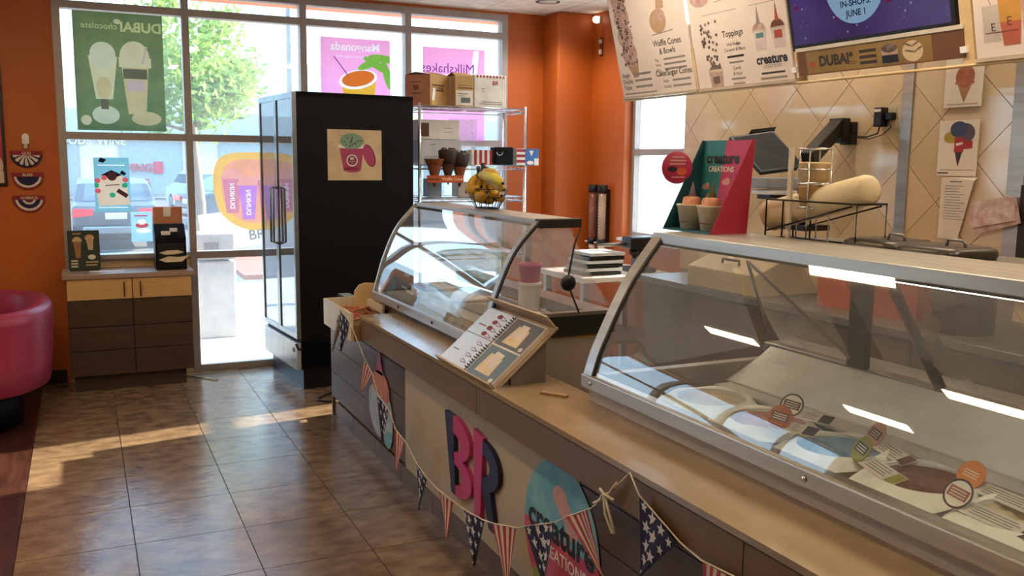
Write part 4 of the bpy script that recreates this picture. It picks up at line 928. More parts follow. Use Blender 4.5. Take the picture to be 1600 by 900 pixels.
for y in (2.14, .55):
    B().box(2.24, 2.27, y - .035, y + .035, .985, 1.365, DST).build('strut', c2, w=True)
    B().tube([(2.255, y - .05, 1.36), (2.255, y - .32, .985)], .017, DST, 6).build('brace', c2, w=True)
B().add([(2.02, 2.55, 1.37), (2.02, 2.20, 1.37), (2.30, 2.20, .985), (2.30, 2.55, .985)], [(0, 1, 2, 3)], ACRYL).build('rear_flap', c2, w=True)
B().add([(2.02, 2.05, 1.37), (2.02, .6, 1.37), (2.30, .6, .985), (2.30, 2.05, .985)], [(0, 1, 2, 3)], ACRYL).build('rear_flap', c2, w=True)
B().tube([(2.10, 2.52, 1.30), (2.24, 2.55, 1.02)], .006, STEELD, 6).tube([(2.10, 2.52, 1.30), (2.25, 2.15, 1.0)], .006, M('clear_edge', '#a79d8c', .3), 6).build('flap_edge', c2, w=True)
FRW = M('frost_white', '#dedbd5', .85, scale=6, alt='#f0eee8', bump=.5, bscale=30)
B().add([(2.20, Y0 + .04, .935), (2.26, Y0 + .04, .975), (2.26, Y1 - .04, .975), (2.20, Y1 - .04, .935), (2.06, Y0 + .04, .865), (2.06, Y1 - .04, .865)], [(0, 1, 2, 3), (4, 0, 3, 5)], FRW).build('frost_bank', c2, w=True)
B().box(1.605, 2.36, Y0 + .04, Y1 - .04, .72, .735, FRW).build('tub_deck', c2, w=True)
# flat grey covers over the rear row
for k in range(4):
    y1 = 2.53 - .50 * k
    tag(B().box(1.985, 2.055, y1 - .49, y1, .855, .866, FROST).box(2.055, 2.062, y1 - .49, y1, .855, .872, FROST).build('tub_cover'), 'frosted grey cover strip behind the tubs, %s from the far end' % ('first', 'second', 'third', 'fourth')[k], 'cover', 'frosted tub covers')
# tubs of ice cream
TUBW = M('tub_white', '#d6d2ca', .5); LINER = M('tub_liner', '#f2efe8', .6, bump=.4, bscale=30)
ICEB = M('ice_blue', '#5a7f9e', .7, scale=10, alt='#8aa6ba', bump=.6, bscale=30); ICEC = M('ice_choc', '#5d3526', .6, scale=9, alt='#7d4c38', bump=.6, bscale=30); ICEV = M('ice_cream_vanilla', '#cbbd9e', .7, bump=.6, bscale=30); ICEP = M('ice_pink', '#b98a8a', .7, bump=.6, bscale=30); ICEM = M('ice_caramel', '#a8764a', .7, bump=.6, bscale=30)
def tub(y, ice, label, lvl, x=1.845):
    t = thing('ice_cream_tub', label, 'ice cream tub', (x, y, .737), group=None)
    B().lathe([(.100, 0), (.116, .125), (.121, .128), (.121, .135), (.112, .135), (.104, .02)], TUBW, 32).build('tub', t)
    rg = random.Random(int(y * 100)); n = 28; vs = [(0, 0, lvl + .012)]; fs = []
    for i in range(1, 7):
        r = .109 * i / 6
        for j in range(n):
            a = 2 * math.pi * j / n; vs.append((r * math.cos(a), r * math.sin(a), lvl + .012 * math.sin(3 * a + i) * (1 - (i / 6) ** 3) + (.014 if i == 6 else 0) * (1 if lvl < .12 else 0)))
    for j in range(n): fs.append((0, 1 + j, 1 + (j + 1) % n))
    for i in range(5):
        for j in range(n): fs.append((1 + i * n + j, 1 + (i + 1) * n + j, 1 + (i + 1) * n + (j + 1) % n, 1 + i * n + (j + 1) % n))
    B().add(vs, fs, ice, True).build('ice_cream', t)
    sk = B(); n = 36; vs = []
    for j in range(n):
        a = 2 * math.pi * j / n; w_ = .004 * math.sin(5 * a + y * 7)
        for r, z in ((.112, .137), (.128, .141 + w_), (.150 + .05 * max(0, -math.cos(a)) ** 2 + .012 * math.sin(2 * a + y), .112 + w_)): vs.append((max(-.20, min(.118, r * math.cos(a))), max(-.134, min(.134, r * math.sin(a))), z))
    fs = []
    for j in range(n):
        for q in (0, 1): fs.append((3 * j + q, 3 * j + q + 1, 3 * ((j + 1) % n) + q + 1, 3 * ((j + 1) % n) + q))
    sk.add(vs, fs, LINER, True).build('paper_liner', t)
tub(2.36, ICEV, 'tub of pale vanilla ice cream at the far end of the near case', .115)
tub(2.085, ICEP, 'tub of pinkish ice cream beside the blue tub in the near case', .115)
tub(1.80, ICEB, 'tub of blue ice cream in the near glass case', .117)
tub(1.52, ICEC, 'tub of chocolate ice cream in the near glass case', .118)
tub(1.24, ICEV, 'white tub of pale ice cream beside the orange flavour tags', .116)
tub(.96, ICEM, 'tub of caramel ice cream at the right frame edge', .11)
tub(.68, ICEP, 'tub of pink ice cream past the right frame edge', .11)
# flavour cards with round tags
TBR = M('tag_brown', '#5a2418', .5); TPK = M('tag_peach', '#cf9a84', .5); TOR = M('tag_orange', '#d07a30', .5); TRD = M('tag_rust', '#a8532c', .5); TOL = M('tag_olive', '#8a8a3c', .5); CDW = M('card_grey_white', '#d6cdc6', .55); TDK = M('tag_dark', '#2c1a16', .5)
def card(x, y, z, tagm, sq, midm, label, rim=None, ang=-93, ln=.20):
    t = thing('flavour_card', label, 'label', (x, y, z), rz=math.radians(ang), rot=None)
    # local x runs along the strip (towards the camera side), y across
    sl = frame((0, 0, 0), (1, 0, -.02), (0, 1, .30))
    b = B(sl); b.prism([(.02, -.024), (ln, -.024), (ln, .024), (.02, .024)], 0, .002, CDW).build('strip', t)
    b = B(sl); b.rect(ln - .036, ln, -.022, .022, sq, .0025).build('square_print', t)
    b = B(sl)
    for k in range(4): b.rect(.04, ln - .045 - .012 * (k % 2), -.014 + k * .009, -.011 + k * .009, GYP, .0025)
    b.build('text_lines', t)
    b = B(frame((.0, 0, .022), (1, 0, -.1), (0, .55, .85))); b.prism([(.036 * math.cos(a), .036 * math.sin(a)) for a in [2 * math.pi * i / 24 for i in range(24)]], 0, .003, tagm).build('round_tag', t)
    b = B(frame((.0, 0, .022), (1, 0, -.1), (0, .55, .85))); b.rect(-.026, .026, -.012, .014, midm, .0035)
    for k in range(3): b.rect(-.02, .02, -.008 + .007 * k, -.005 + .007 * k, CDW if midm != WHITE else PRB, .004)
    if rim: b.ring(0, 0, .031, .036, rim, .0038)
    b.build('tag_print', t)
for i, a in enumerate(((1.885, 2.03, .902, WHITE, TDK, TBR, 'flavour card with white round tag at far left of the tub labels', TDK, -68, .125), (1.765, 1.945, .902, TRD, TDK, TBR, 'flavour card with rust round tag beside the rail left of the blue tub', None, -68, .11),
                       (1.945, 1.765, .880, TPK, TBR, TBR, 'flavour card with peach and brown round tag behind chocolate tub', None, -108, .17), (1.80, 1.675, .884, TOL, TOL, TDK, 'flavour card with olive and dark round tag before the chocolate tub', None, -108, .18),
                       (1.90, 1.43, .880, TOR, TRD, TOR, 'flavour card with plain orange round tag right of chocolate tub', None), (1.75, 1.345, .884, WHITE, TDK, TRD, 'flavour card with dark-rimmed white round tag by the rail', TDK))):
    card(*a)

# far case
P1 = interp([(1.468, .905), (1.495, 1.0), (1.527, 1.10), (1.602, 1.26), (1.717, 1.388)])
A0, A1 = 3.367, 4.93
c1 = thing('display_case', 'far curved glass display case with fruit on its steel top', 'display case', (1.77, 4.15, 0))
B().box(1.50, 1.54, A0, A1, .30, .862, LEDGE).build('front_strip', c1, w=True)
B().box(1.54, 2.07, A0, A0 + .04, .0, .90, CASEW).box(1.54, 2.07, A1 - .04, A1, .0, .90, CASEW).box(2.02, 2.07, A0 + .04, A1 - .04, .0, .90, CASEW).build('body', c1, w=True)
B().box(1.452, 1.50, A0, A1, .862, .908, STEEL).build('front_rail', c1, w=True, bevel=.004)
for y in (4.45, 3.95): B().lathe([(0, .006), (.006, .005), (.008, 0)], BLACK, 10, at=(1.452, y, .885), axis=(-1, 0, 0)).build('screw', c1, w=True)
B().box(1.56, 2.08, A0 - .012, A0 + .03, .90, .985, GASK).box(1.50, 2.08, A0 - .014, A0 + .03, .985, 1.0, STEELD).build('end_trim', c1, w=True)
sheet(B(), P1, A0 + .03, A1 - .02, CASEGL).build('curved_glass', c1, w=True)
band(B(), P1, A0, A0 + .035, .01, STEEL).build('end_frame', c1, w=True); band(B(), P1, A0 - .012, A0, .008, GASK).build('gasket', c1, w=True)
band(B(), P1, A1 - .02, A1, .01, STEEL).build('end_frame', c1, w=True)
B().box(1.71, 1.90, A0 + .03, A1, 1.376, 1.398, STEEL).build('top_panel', c1, w=True, bevel=.003)
B().box(1.705, 1.905, A0 - .014, A0 + .03, 1.362, 1.40, GASK).build('end_cap', c1, w=True, bevel=.003)
B().box(1.708, 1.716, A0, A1, 1.366, 1.376, GASK).build('top_gasket', c1, w=True)
eg = [(x, A0 + .012, z) for x, z in P1[3:]] + [(1.89, A0 + .012, 1.37), (1.865, A0 + .012, 1.29), (2.07, A0 + .012, 1.02), (1.62, A0 + .012, 1.0)]
B().add(eg, [tuple(range(len(eg)))], ACRYL).build('end_glass', c1, w=True)
eg = [(x, A1 - .01, z) for x, z in P1] + [(1.89, A1 - .01, 1.37), (2.07, A1 - .01, 1.02), (1.9, A1 - .01, .92)]
B().add(eg, [tuple(range(len(eg)))], ACRYL).build('end_glass', c1, w=True)
B().add([(1.875, A0 + .04, 1.36), (1.875, A1 - .04, 1.36), (2.06, A1 - .04, 1.02), (2.06, A0 + .04, 1.02)], [(0, 1, 2, 3)], ACRYL).build('rear_flap', c1, w=True)
B().box(1.52, 2.02, A0 + .03, A1 - .03, .862, .90, INNER).box(1.95, 2.07, A0 + .03, A1 - .03, .95, 1.0, STEELD).build('inner_deck', c1, w=True)
B().box(1.98, 2.0, A0 + .65, A0 + .68, 1.0, 1.37, DST).build('strut', c1, w=True)
B().tube([(1.90, A0 - .016, 1.36), (1.87, A0 - .016, 1.29), (1.838, A0 - .016, 1.13), (1.90, A0 - .016, .995)], .004, GASK, 6).build('cord', c1, w=True)
B().lathe([(0, 0), (.03, 0), (.034, .01), (.034, .02), (.02, .028), (0, .03)], BLACK, 20, at=(1.838, A0 - .012, 1.13), axis=(0, -1, 0)).build('knob', c1, w=True)
GLDS = M('gold_sticker', '#b08a3c', .5)
B(frame((1.895, A0 - .001, .885), (1, 0, 0), (0, 0, 1))).rect(0, .127, 0, .082, GLDS, 0).build('sticker', c1, w=True)
b = B(frame((1.895, A0 - .0016, .885), (1, 0, 0), (0, 0, 1)))
for z in (.015, .028, .041): b.rect(.01, .117, z, z + .004, PRB, 0)
b.rect(.01, .07, .06, .064, PRB, 0).ell(.1, .062, .012, .008, PRB, 0).build('sticker_print', c1, w=True)
# goods inside the far case
GLID = M('grey_lid', '#9a9894', .5); WLID = M('white_lid', '#cfccc6', .45)
for k, (x, y, w, d, m, lab) in enumerate(((1.72, 4.62, .20, .26, GLID, 'grey lidded tub at the far end inside the far case'), (1.70, 4.22, .22, .28, WLID, 'white lidded tub in the middle of the far case'), (1.70, 3.82, .22, .28, GLID, 'grey lidded tub near the middle right of the far case'), (1.76, 3.53, .18, .20, WLID, 'white lidded tub at the near end inside the far case'))):
    t = thing('lidded_tub', lab, 'tub', (x, y, .90)); B().box(-w / 2, w / 2, -d / 2, d / 2, 0, .05, WPLAS).build('tub', t, bevel=.01)
    B().box(-w / 2 - .006, w / 2 + .006, -d / 2 - .006, d / 2 + .006, .05, .062, m).build('lid', t, bevel=.004)
t = thing('pink_tub', 'small pink plastic tub on a white canister inside the far case end', 'tub', (1.915, 3.86, 1.068)); B().lathe([(.045, 0), (.053, .075), (.056, .075), (.056, .088), (.048, .088), (.04, .01)], M('pink_plastic', '#d0447a', .4), 24).build('tub', t)

t = thing('white_canister', 'white canister under the small pink tub inside the far case', 'canister', (1.915, 3.86, .90)); B().lathe([(.05, 0), (.055, .01), (.055, .15), (.058, .152), (.058, .165), (0, .168)], WPLAS, 24).build('canister', t)
# ------------------------------------------------------------------ things on the ledge and on the case tops
t = thing('catalogue_stand', 'cardboard stand holding an open spiral cake catalogue on the ledge', 'stand', (1.38, 3.12, .838))
ST = M('stand_card', '#b39a80', .6)
u_, v_ = (0, -1, 0), (.215, 0, .185); Q = frame((1.283, 3.395, .848), u_, v_); HH = .288
B(Q).prism([(-.0, -.0), (.535, 0), (.535, HH + .03), (0, HH + .03)], -.022, -.016, ST).build('back_board', t, w=True)
B(Q).prism([(0, -.012), (.535, -.012), (.535, -.006), (0, -.006)], -.022, .022, ST).build('front_lip', t, w=True)
B(Q).prism([(0, HH + .02), (.535, HH + .02), (.535, HH + .026), (0, HH + .026)], -.02, .045, ST).build('top_flap', t, w=True)
GSTD = M('stand_grey', '#6f6660', .5)
B().add([(1.36, 2.885, .838), (1.50, 2.885, .838), (1.50, 2.885, .99), (1.36, 2.885, .875), (1.36, 2.90, .838), (1.50, 2.90, .838), (1.50, 2.90, .99), (1.36, 2.90, .875)], [(0, 1, 2, 3), (7, 6, 5, 4), (0, 4, 5, 1), (1, 5, 6, 2), (2, 6, 7, 3), (3, 7, 4, 0)], GSTD).build('leg', t, w=True)
t2 = thing('cake_catalogue', 'open spiral-bound catalogue with cones left and cakes right on its stand', 'book', (1.38, 3.12, .86))
PAGL = M('page_lilac', '#c9c6dc', .25, scale=4, alt='#bcd0e8'); PAGW = M('page_cream', '#cdbfae', .35); PAGD = M('page_grey', '#5a5552', .4); PAGB = M('page_slate', '#5d6a70', .4)
B(Q).prism([(.012, .0), (.262, 0), (.262, HH), (.012, HH)], -.008, .006, PAGL).build('left_page', t2, w=True)
B(Q).prism([(.275, .0), (.525, 0), (.525, HH), (.275, HH)], -.014, .006, PAGW).build('right_page', t2, w=True)
b = B(Q); b.rect(.285, .52, .15, HH - .006, PAGD, .0065).rect(.285, .52, .0, .142, PAGB, .0065)
b.poly([(.33, .165), (.46, .165), (.45, .245), (.35, .255)], STK, .007).poly([(.36, .20), (.44, .20), (.43, .265), (.37, .265)], PAGW, .0075).poly([(.33, .02), (.46, .02), (.45, .10), (.34, .11)], STK, .007).poly([(.36, .06), (.44, .05), (.44, .12), (.37, .125)], PAGW, .0075).ell(.495, .165, .014, .01, PAGW, .0075).ell(.495, .01, .014, .01, PAGW, .0075).build('cake_print', t2, w=True)
b = B(Q); CL = M('cone_line', '#4a2c34', .6); CR_ = M('cone_maroon', '#7a2c3c', .6)
for k in range(8):
    v0 = .025 + .031 * k + (.012 if k > 3 else 0); m = CL if k < 4 else CR_
    b.stroke([(.235, v0), (.19, v0 + .012), (.17, v0 + .008), (.19, v0 - .004), (.235, v0)], .003, m, .0068)
    if k >= 4: b.ell(.16, v0 + .008, .022, .011, CR_, .007)
b.rect(.012, .262, .150, .153, CL, .0066).rect(.05, .12, .2, .205, CR_, .0066).rect(.04, .10, .06, .064, CL, .0066).build('cone_print', t2, w=True)
b = B(Q); SPR = M('spiral_wire', '#2b2624', .35, metal=.6)
for k in range(22):
    if 10 <= k <= 11: continue
    v0 = .012 + k * .0125; b.tube([(.258, v0, .006), (.262, v0, .014), (.269, v0, .017), (.276, v0, .014), (.280, v0, .006)], .0016, SPR, 5)
b.rect(.262, .275, .0, HH, SPR, -.004).build('spiral', t2, w=True)

# bananas in a wire basket
BAN = M('banana_skin', '#c29a1e', .5, scale=14, alt='#a8791a'); BANY = M('banana_green_skin', '#c9b83a', .5, scale=14, alt='#b8a02c'); BTIP = M('banana_tip', '#2a1c10', .7)
t = thing('wire_basket', 'black wire basket under the bananas on the far case top', 'basket', (1.83, 4.18, 1.40))
b = B()
for r, z in ((.085, .004), (.125, .06), (.145, .10)): b.tube([(r * .62 * math.cos(a), r * math.sin(a), z) for a in [2 * math.pi * i / 24 for i in range(24)]], .0028, BLACK, 6, True)
for i in range(12):
    a = 2 * math.pi * i / 12; b.tube([(.02 * math.cos(a), .02 * math.sin(a), .004), (.085 * .62 * math.cos(a), .085 * math.sin(a), .004), (.125 * .62 * math.cos(a), .125 * math.sin(a), .06), (.145 * .62 * math.cos(a), .145 * math.sin(a), .10)], .002, BLACK, 5)
b.build('basket', t)
def banana(parent, p0, p1, bend, mat, r=.022):
    p0, p1, bend = Vector(p0), Vector(p1), Vector(bend); pts = []; rr = []
    for i in range(13):
        f = i / 12; pts.append(p0.lerp(p1, f) + bend * (4 * f * (1 - f))); rr.append(r * min(1, (.35 + f * 4) if f < .2 else 1, (.25 + (1 - f) * 6) if f > .85 else 1))
    rr[0] = r * .4
    b = B(); b.tube([tuple(p) for p in pts], rr, mat, 7); o = b.build('banana', parent)
    B().tube([tuple(pts[-1]), tuple(pts[-1] + (pts[-1] - pts[-2]).normalized() * .008)], [r * .35, r * .2], BTIP, 6).tube([tuple(pts[0]), tuple(pts[0] + (pts[0] - pts[1]).normalized() * .022)], [r * .42, r * .5], BTIP, 6).build('tip', o)
t = thing('banana_bunch', 'bunch of brown-spotted yellow bananas curving down in the wire basket', 'bananas', (1.83, 4.18, 1.41))
for p0, p1, bd, r in (((-.01, .05, .175), (-.045, -.075, .055), (-.02, .085, -.045), .025), ((.01, .045, .175), (.0, -.09, .04), (.0, .085, -.05), .025), ((-.02, .03, .17), (-.06, -.06, .10), (-.045, .04, -.045), .024), ((.02, .03, .17), (.045, -.08, .05), (.04, .07, -.05), .024), ((.0, .05, .18), (-.02, -.02, .025), (-.01, .10, -.02), .025), ((-.01, .0, .165), (-.055, -.12, .075), (-.03, .02, -.055), .023), ((.0, .01, .165), (.02, -.13, .06), (.01, .02, -.05), .023)):
    banana(t, p0, p1, bd, BAN, r)
B().tube([(.0, .045, .17), (.0, .06, .215)], [.015, .010], BTIP, 7).build('stem', t)
t = thing('banana_bunch', 'smaller bunch of yellow bananas pointing right across the top of the basket', 'bananas', (1.78, 4.12, 1.41))
banana(t, (-.01, .02, .155), (-.03, -.30, .125), (-.01, -.02, .012), BANY, .024); banana(t, (.02, .03, .14), (-.01, -.27, .095), (.0, -.02, .0), BAN, .023); banana(t, (.0, .0, .17), (-.02, -.21, .16), (.0, -.01, .008), BAN, .02)
B().tube([(.0, .03, .15), (.0, .06, .195)], [.015, .010], BTIP, 7).build('stem', t)
# ------------------------------------------------------------------ on top of the near case
TEALC = M('display_teal', '#2f7d86', .5, var=.03); TEALSHADE = M('display_shaded_teal', '#1c5560', .5); PNKC = M('display_pink', '#c23a68', .5, var=.03); REDW = M('display_crimson', '#a01a36', .5, var=.02)  # second teal is darkened to paint shade into the far wing
t = thing('display_box', 'teal and pink cardboard display box for sundaes on the near case', 'display', (1.95, 2.58, 1.402))
# local: x to the back, y along the case; back panel leans a little
W0, W1 = -.135, .135
Qb = frame((.075, W1, .0), (0, -1, 0), (.02, 0, .315))
B(Qb).prism([(0, 0), (.27, 0), (.27, .315), (0, .315)], -.004, 0, PNKC).build('back_panel', t)
B(Qb).poly([(0, 0), (.085, 0), (.125, .315), (0, .315)], TEALC, .0006).build('teal_half', t)
B().add([(-.075, W1, 0), (.075, W1, 0), (.095, W1, .315), (.085, W1, .315), (-.075, W1 + .003, 0), (.075, W1 + .003, 0), (.095, W1 + .003, .315), (.085, W1 + .003, .315)], [(0, 1, 2, 3), (7, 6, 5, 4), (0, 4, 5, 1), (1, 5, 6, 2), (2, 6, 7, 3), (3, 7, 4, 0)], TEALSHADE).build('side_wing', t)
B().add([(-.075, W0, 0), (.075, W0, 0), (.095, W0, .315), (.085, W0, .315), (-.075, W0 - .003, 0), (.075, W0 - .003, 0), (.095, W0 - .003, .315), (.085, W0 - .003, .315)], [(3, 2, 1, 0), (4, 5, 6, 7), (1, 5, 4, 0), (2, 6, 5, 1), (3, 7, 6, 2), (0, 4, 7, 3)], REDW).build('side_wing', t)
B().box(-.075, .075, W0, W1, 0, .006, TEALSHADE).build('floor_panel', t)
B(Qb).text('creature', .112, .236, .052, DBK, .0016, bold=.035).text('CREATIONS', .108, .206, .026, WHITE, .0016, bold=.02).build('lettering', t)
b = B(Qb); CL2 = M('cloud_pink', '#d69a94', .6)
for x, y in ((.03, .15), (.14, .17), (.06, .12), (.19, .15)): b.ell(x, y, .022, .010, CL2, .0012).ell(x + .008, y + .007, .012, .009, CL2, .0013)
b.build('cloud_print', t)['kind'] = 'stuff'
CUPW = M('cup_white', '#cfc2ae', .5); SCO = M('scoop_pink', '#c07a5a', .6, scale=40, alt='#d8a080')
for y, m, r in ((.055, M('cone_hat', '#8a7f90', .6), .052), (-.055, M('hat_olive', '#7a7a3a', .6), .048)):
    c = B().lathe([(r * .72, .006), (r, .085), (r * 1.06, .087), (r * 1.06, .092), (r * .9, .088)], CUPW, 20, at=(-.01, y, 0)).build('cup', t)
    B().blob((-.01, y, .092), .034, SCO, 3, .12, sc=(1, 1, .9)).build('scoop', c)
    B().lathe([(.014, 0), (.0, .055)], m, 12, at=(-.01, y, .118)).build('hat', c)
    B().lathe([(r * .80, 0), (r * .86, .03)], M('cup_print_red', '#b8503c', .5), 20, at=(-.0105, y, .03)).build('cup_print', c)
BDG = M('badge_pink', '#b52a52', .5)
t = thing('round_badge', 'round pink badge card fixed to the left wing of the display box', 'badge', (1.935, 2.728, 1.62), rot=(math.pi / 2, 0, math.radians(-14)))
B().lathe([(0, 0), (.056, 0), (.058, .002), (.056, .004), (0, .004)], BDG, 32).build('disc', t)
b = B(frame((0, 0, .0042), (1, 0, 0), (0, 1, 0)))
for z, x0, x1 in ((.034, -.02, .03), (.022, -.028, .034), (.010, -.03, .03)): b.rect(x0, x1, z, z + .006, CL2, .0004)
b.ell(-.018, -.006, .018, .010, DBK, .0006).ell(.018, -.014, .018, .014, M('badge_orange', '#cf5a3c', .5), .0006).rect(-.02, .03, -.036, -.032, CL2, .0004).build('badge_print', t)

WIRED = M('dark_wire', '#241d18', .4, metal=.5); TANC = M('tan_cup_lid', '#cfb48a', .6); TANC2 = M('tan_cup_dark', '#b8925f', .6); PAPW = M('cup_paper', '#d8c4a0', .55, var=.02)
zs = 1.385
t = thing('lid_rack', 'white wire tower rack holding tan bowls above the rolled cups', 'rack', (2.12, 2.24, zs))
b = B()
b.box(-.045, -.035, .055, .072, 0, .305, M('white_scale_strip', '#d6cbb8', .5)); b.build('upright', t)
for z in (.115, .19, .235, .30): B().tube([(.05 * math.cos(a), .055 * math.sin(a), z) for a in [2 * math.pi * i / 20 for i in range(20)]], .003, CHROME, 6, True).build('ring', t)
b = B()
for a in (.5, 1.9, 3.6, 5.2): b.tube([(.05 * math.cos(a), .055 * math.sin(a), .0), (.05 * math.cos(a), .055 * math.sin(a), .30)], .0025, CHROME, 5)
b.build('wire', t)
for z, m, lab in ((.12, TANC2, 'brown paper bowls in the lower ring of the lid rack'), (.195, TANC, 'tan paper bowls in the upper ring of the lid rack')):
    o = thing('paper_bowl', lab, 'bowls', (2.12, 2.24, zs + z)); B().lathe([(.042, 0), (.047, .055), (.049, .058), (.047, .064), (.039, .006)], m, 22).build('bowl', o)
t = thing('cup_basket', 'black wire basket holding the long roll of paper cups on the near case', 'basket', (2.13, 2.22, zs))
b = B(); x0, x1, y0, y1 = -.06, .06, -.215, .20
for x in (x0, x1):
    b.tube([(x, y1, .004), (x, y0, .004), (x, y0, .135), (x, y1 - .02, .135), (x, y1 - .02, .004)], .0035, WIRED, 6); b.tube([(x, y1 - .02, .03), (x, y0 + .02, .128)], .003, WIRED, 6); b.tube([(x, y1 - .10, .004), (x, y1 - .10, .135)], .003, WIRED, 6)
for y, z in ((y1, .004), (y0, .004), (y0, .135), (y1 - .02, .135), (0, .004), (y1 - .10, .135)): b.tube([(x0, y, z), (x1, y, z)], .0035, WIRED, 6)
b.build('basket', t)
t = thing('cup_stack', 'long stack of nested paper cups lying tilted in the wire basket', 'cups', (2.13, 2.44, zs + .078))
ax = Vector((0, -1, .24)).normalized()
pr = [(.040, .004), (.052, 0), (.0535, .004), (.051, .012)]
for k in range(1): pr += [(.050, .012), (.050, .10), (.051, .104), (.049, .112), (.047, .42), (.043, .436), (.030, .445), (0.0, .446)]
B().lathe(pr, PAPW, 28, axis=tuple(ax)).lathe([(.040, .004), (.036, .05), (0, .052)], PAPW, 28, axis=tuple(ax)).build('cups', t)
PAN = M('grey_pan_lid', '#4c463f', .35, metal=.6)
for k, (x, y, lab) in enumerate(((2.17, 1.97, 'dark grey pan lid nearest the paper cup roll on the near case'), (2.16, 1.76, 'dark grey pan lid at the right of the other lid on the near case'))):
    t = thing('pan_lid', lab, 'lid', (x, y, zs + .0))
    loft([ringpts(a, c, z, 24, 6) for a, c, z in ((.10, .10, 0), (.104, .104, .012), (.10, .10, .026), (.085, .085, .034))], PAN, B()).build('lid', t)
    B().tube([(-.02, -.075, .034), (-.02, -.07, .05), (-.02, -.02, .052), (-.02, -.015, .034)], .004, STEELD, 6).build('handle', t)
t = thing('folded_leaflet', 'coloured leaflet lying under the wire basket on the near case', 'leaflet', (2.29, 2.0, zs))
B().box(-.05, .05, -.11, .11, 0, .006, M('leaflet_orange', '#b06a48', .5, scale=14, alt='#c9a27a')).build('sheet', t)

# ------------------------------------------------------------------ back wall things
MONG = M('monitor_grey', '#1c1d20', .6, spec=.2); SILV = M('printer_grey', '#7d8186', .35); SILW = M('printer_white', '#b9bcc0', .35)
t = thing('till_monitor', 'black till monitor tilted on a wall arm behind the display box', 'monitor', (3.45, 3.95, 1.70))
A_, B2, C2_, D2 = Vector((3.25, 4.10, 1.785)), Vector((3.50, 4.033, 1.822)), Vector((3.56, 3.83, 1.625)), Vector((3.30, 3.883, 1.592))
nn = (B2 - A_).cross(D2 - A_).normalized(); off = nn * .028
vs = [tuple(p + off * s_) for s_ in (0, 1) for p in (A_, B2, C2_, D2)]
B().add(vs, [(0, 1, 2, 3), (7, 6, 5, 4), (0, 4, 5, 1), (1, 5, 6, 2), (2, 6, 7, 3), (3, 7, 4, 0)], BLACK).build('screen_case', t, w=True, bevel=.006)
ins = [A_.lerp(C2_, .05), B2.lerp(D2, .05), C2_.lerp(A_, .05), D2.lerp(B2, .05)]
B().add([tuple(p - off * .06) for p in ins] + [tuple(p + off * 1.06) for p in ins], [(0, 1, 2, 3), (7, 6, 5, 4)], MONG).build('screen', t, w=True)
B().add([tuple(A_.lerp(B2, .45) + Vector((0, 0, .003))), tuple(B2 + Vector((0.01, 0, .004))), tuple(B2 + Vector((.02, .0, .02))), tuple(A_.lerp(B2, .5) + Vector((0, 0, .02)))] + [tuple(Vector(p) + off * .5) for p in (A_.lerp(B2, .45) + Vector((0, 0, .003)), B2 + Vector((0.01, 0, .004)), B2 + Vector((.02, 0, .02)), A_.lerp(B2, .5) + Vector((0, 0, .02)))], [(0, 1, 2, 3), (7, 6, 5, 4), (0, 4, 5, 1), (1, 5, 6, 2), (2, 6, 7, 3), (3, 7, 4, 0)], BLACK).build('top_ridge', t, w=True)
def beam(p0, p1, w_, h_, mat):
    p0, p1 = Vector(p0), Vector(p1); d = (p1 - p0); l = d.length; q = d.to_track_quat('X', 'Z').to_matrix().to_4x4(); b = B(Matrix.Translation(p0) @ q); b.box(0, l, -w_ / 2, w_ / 2, -h_ / 2, h_ / 2, mat); return b
t = thing('monitor_arm', 'thick black wall arm carrying the till monitor on the cream tiles', 'arm', (4.03, 4.02, 1.83))
beam((3.57, 3.83, 1.66), (3.94, 4.0, 1.855), .07, .085, BLACK).build('arm', t, w=True, bevel=.006)
B().box(3.93, 3.99, 3.95, 4.06, 1.76, 1.90, BLACK).box(3.99, 4.036, 3.94, 4.03, 1.75, 1.88, BLACK).build('wall_plate', t, w=True, bevel=.006)
t = thing('receipt_printer', 'silver grey receipt printer tilted below the till monitor', 'printer', (3.42, 3.92, 1.50))
beam((3.30, 3.90, 1.535), (3.56, 3.86, 1.535), .16, .06, SILV).build('body', t, w=True, bevel=.008)
beam((3.31, 3.90, 1.485), (3.56, 3.86, 1.485), .15, .025, SILW).build('tray', t, w=True, bevel=.004)
beam((3.34, 3.90, 1.46), (3.64, 3.85, 1.46), .13, .025, BLACK).build('base', t, w=True)
B().tube([(3.56, 3.83, 1.30), (3.58, 3.84, 1.65)], .02, BLACK).box(3.50, 3.68, 3.75, 3.95, 1.28, 1.31, BLACK).build('bracket', t, w=True)
t = thing('power_outlet', 'cream double power outlet with plugs on the tiled wall', 'outlet', (4.03, 3.68, 1.90))
OUTW = M('outlet_cream', '#cdbb9a', .4)
B().box(-.0, .008, -.045, .045, -.065, .065, OUTW).build('plate', t, bevel=.002)
for z in (-.028, .028): B().box(-.006, .0, -.018, .018, z - .018, z + .018, OUTW).build('socket', t, bevel=.002)
t = thing('charger_plug', 'black power adaptor with white patch plugged into the wall outlet', 'charger', (3.99, 3.72, 1.90))
B().box(-.02, .034, -.005, .05, -.055, .05, BLACK).build('body', t, bevel=.006); B().box(-.021, -.02, .0, .045, .025, .04, WHITE).build('label_patch', t)
B().box(.0, .034, -.06, -.01, -.02, .02, BLACK).build('second_plug', t, bevel=.004)
B().tube([(0, .02, -.05), (0, .03, -.09), (-.01, .10, -.11), (-.02, .22, -.10), (-.02, .27, -.10)], .004, BLACK, 6).tube([(.01, -.03, -.02), (.0, -.06, -.06), (.0, .0, -.10), (-.01, .08, -.12), (-.02, .20, -.11)], .003, BLACK, 6).build('cord', t)
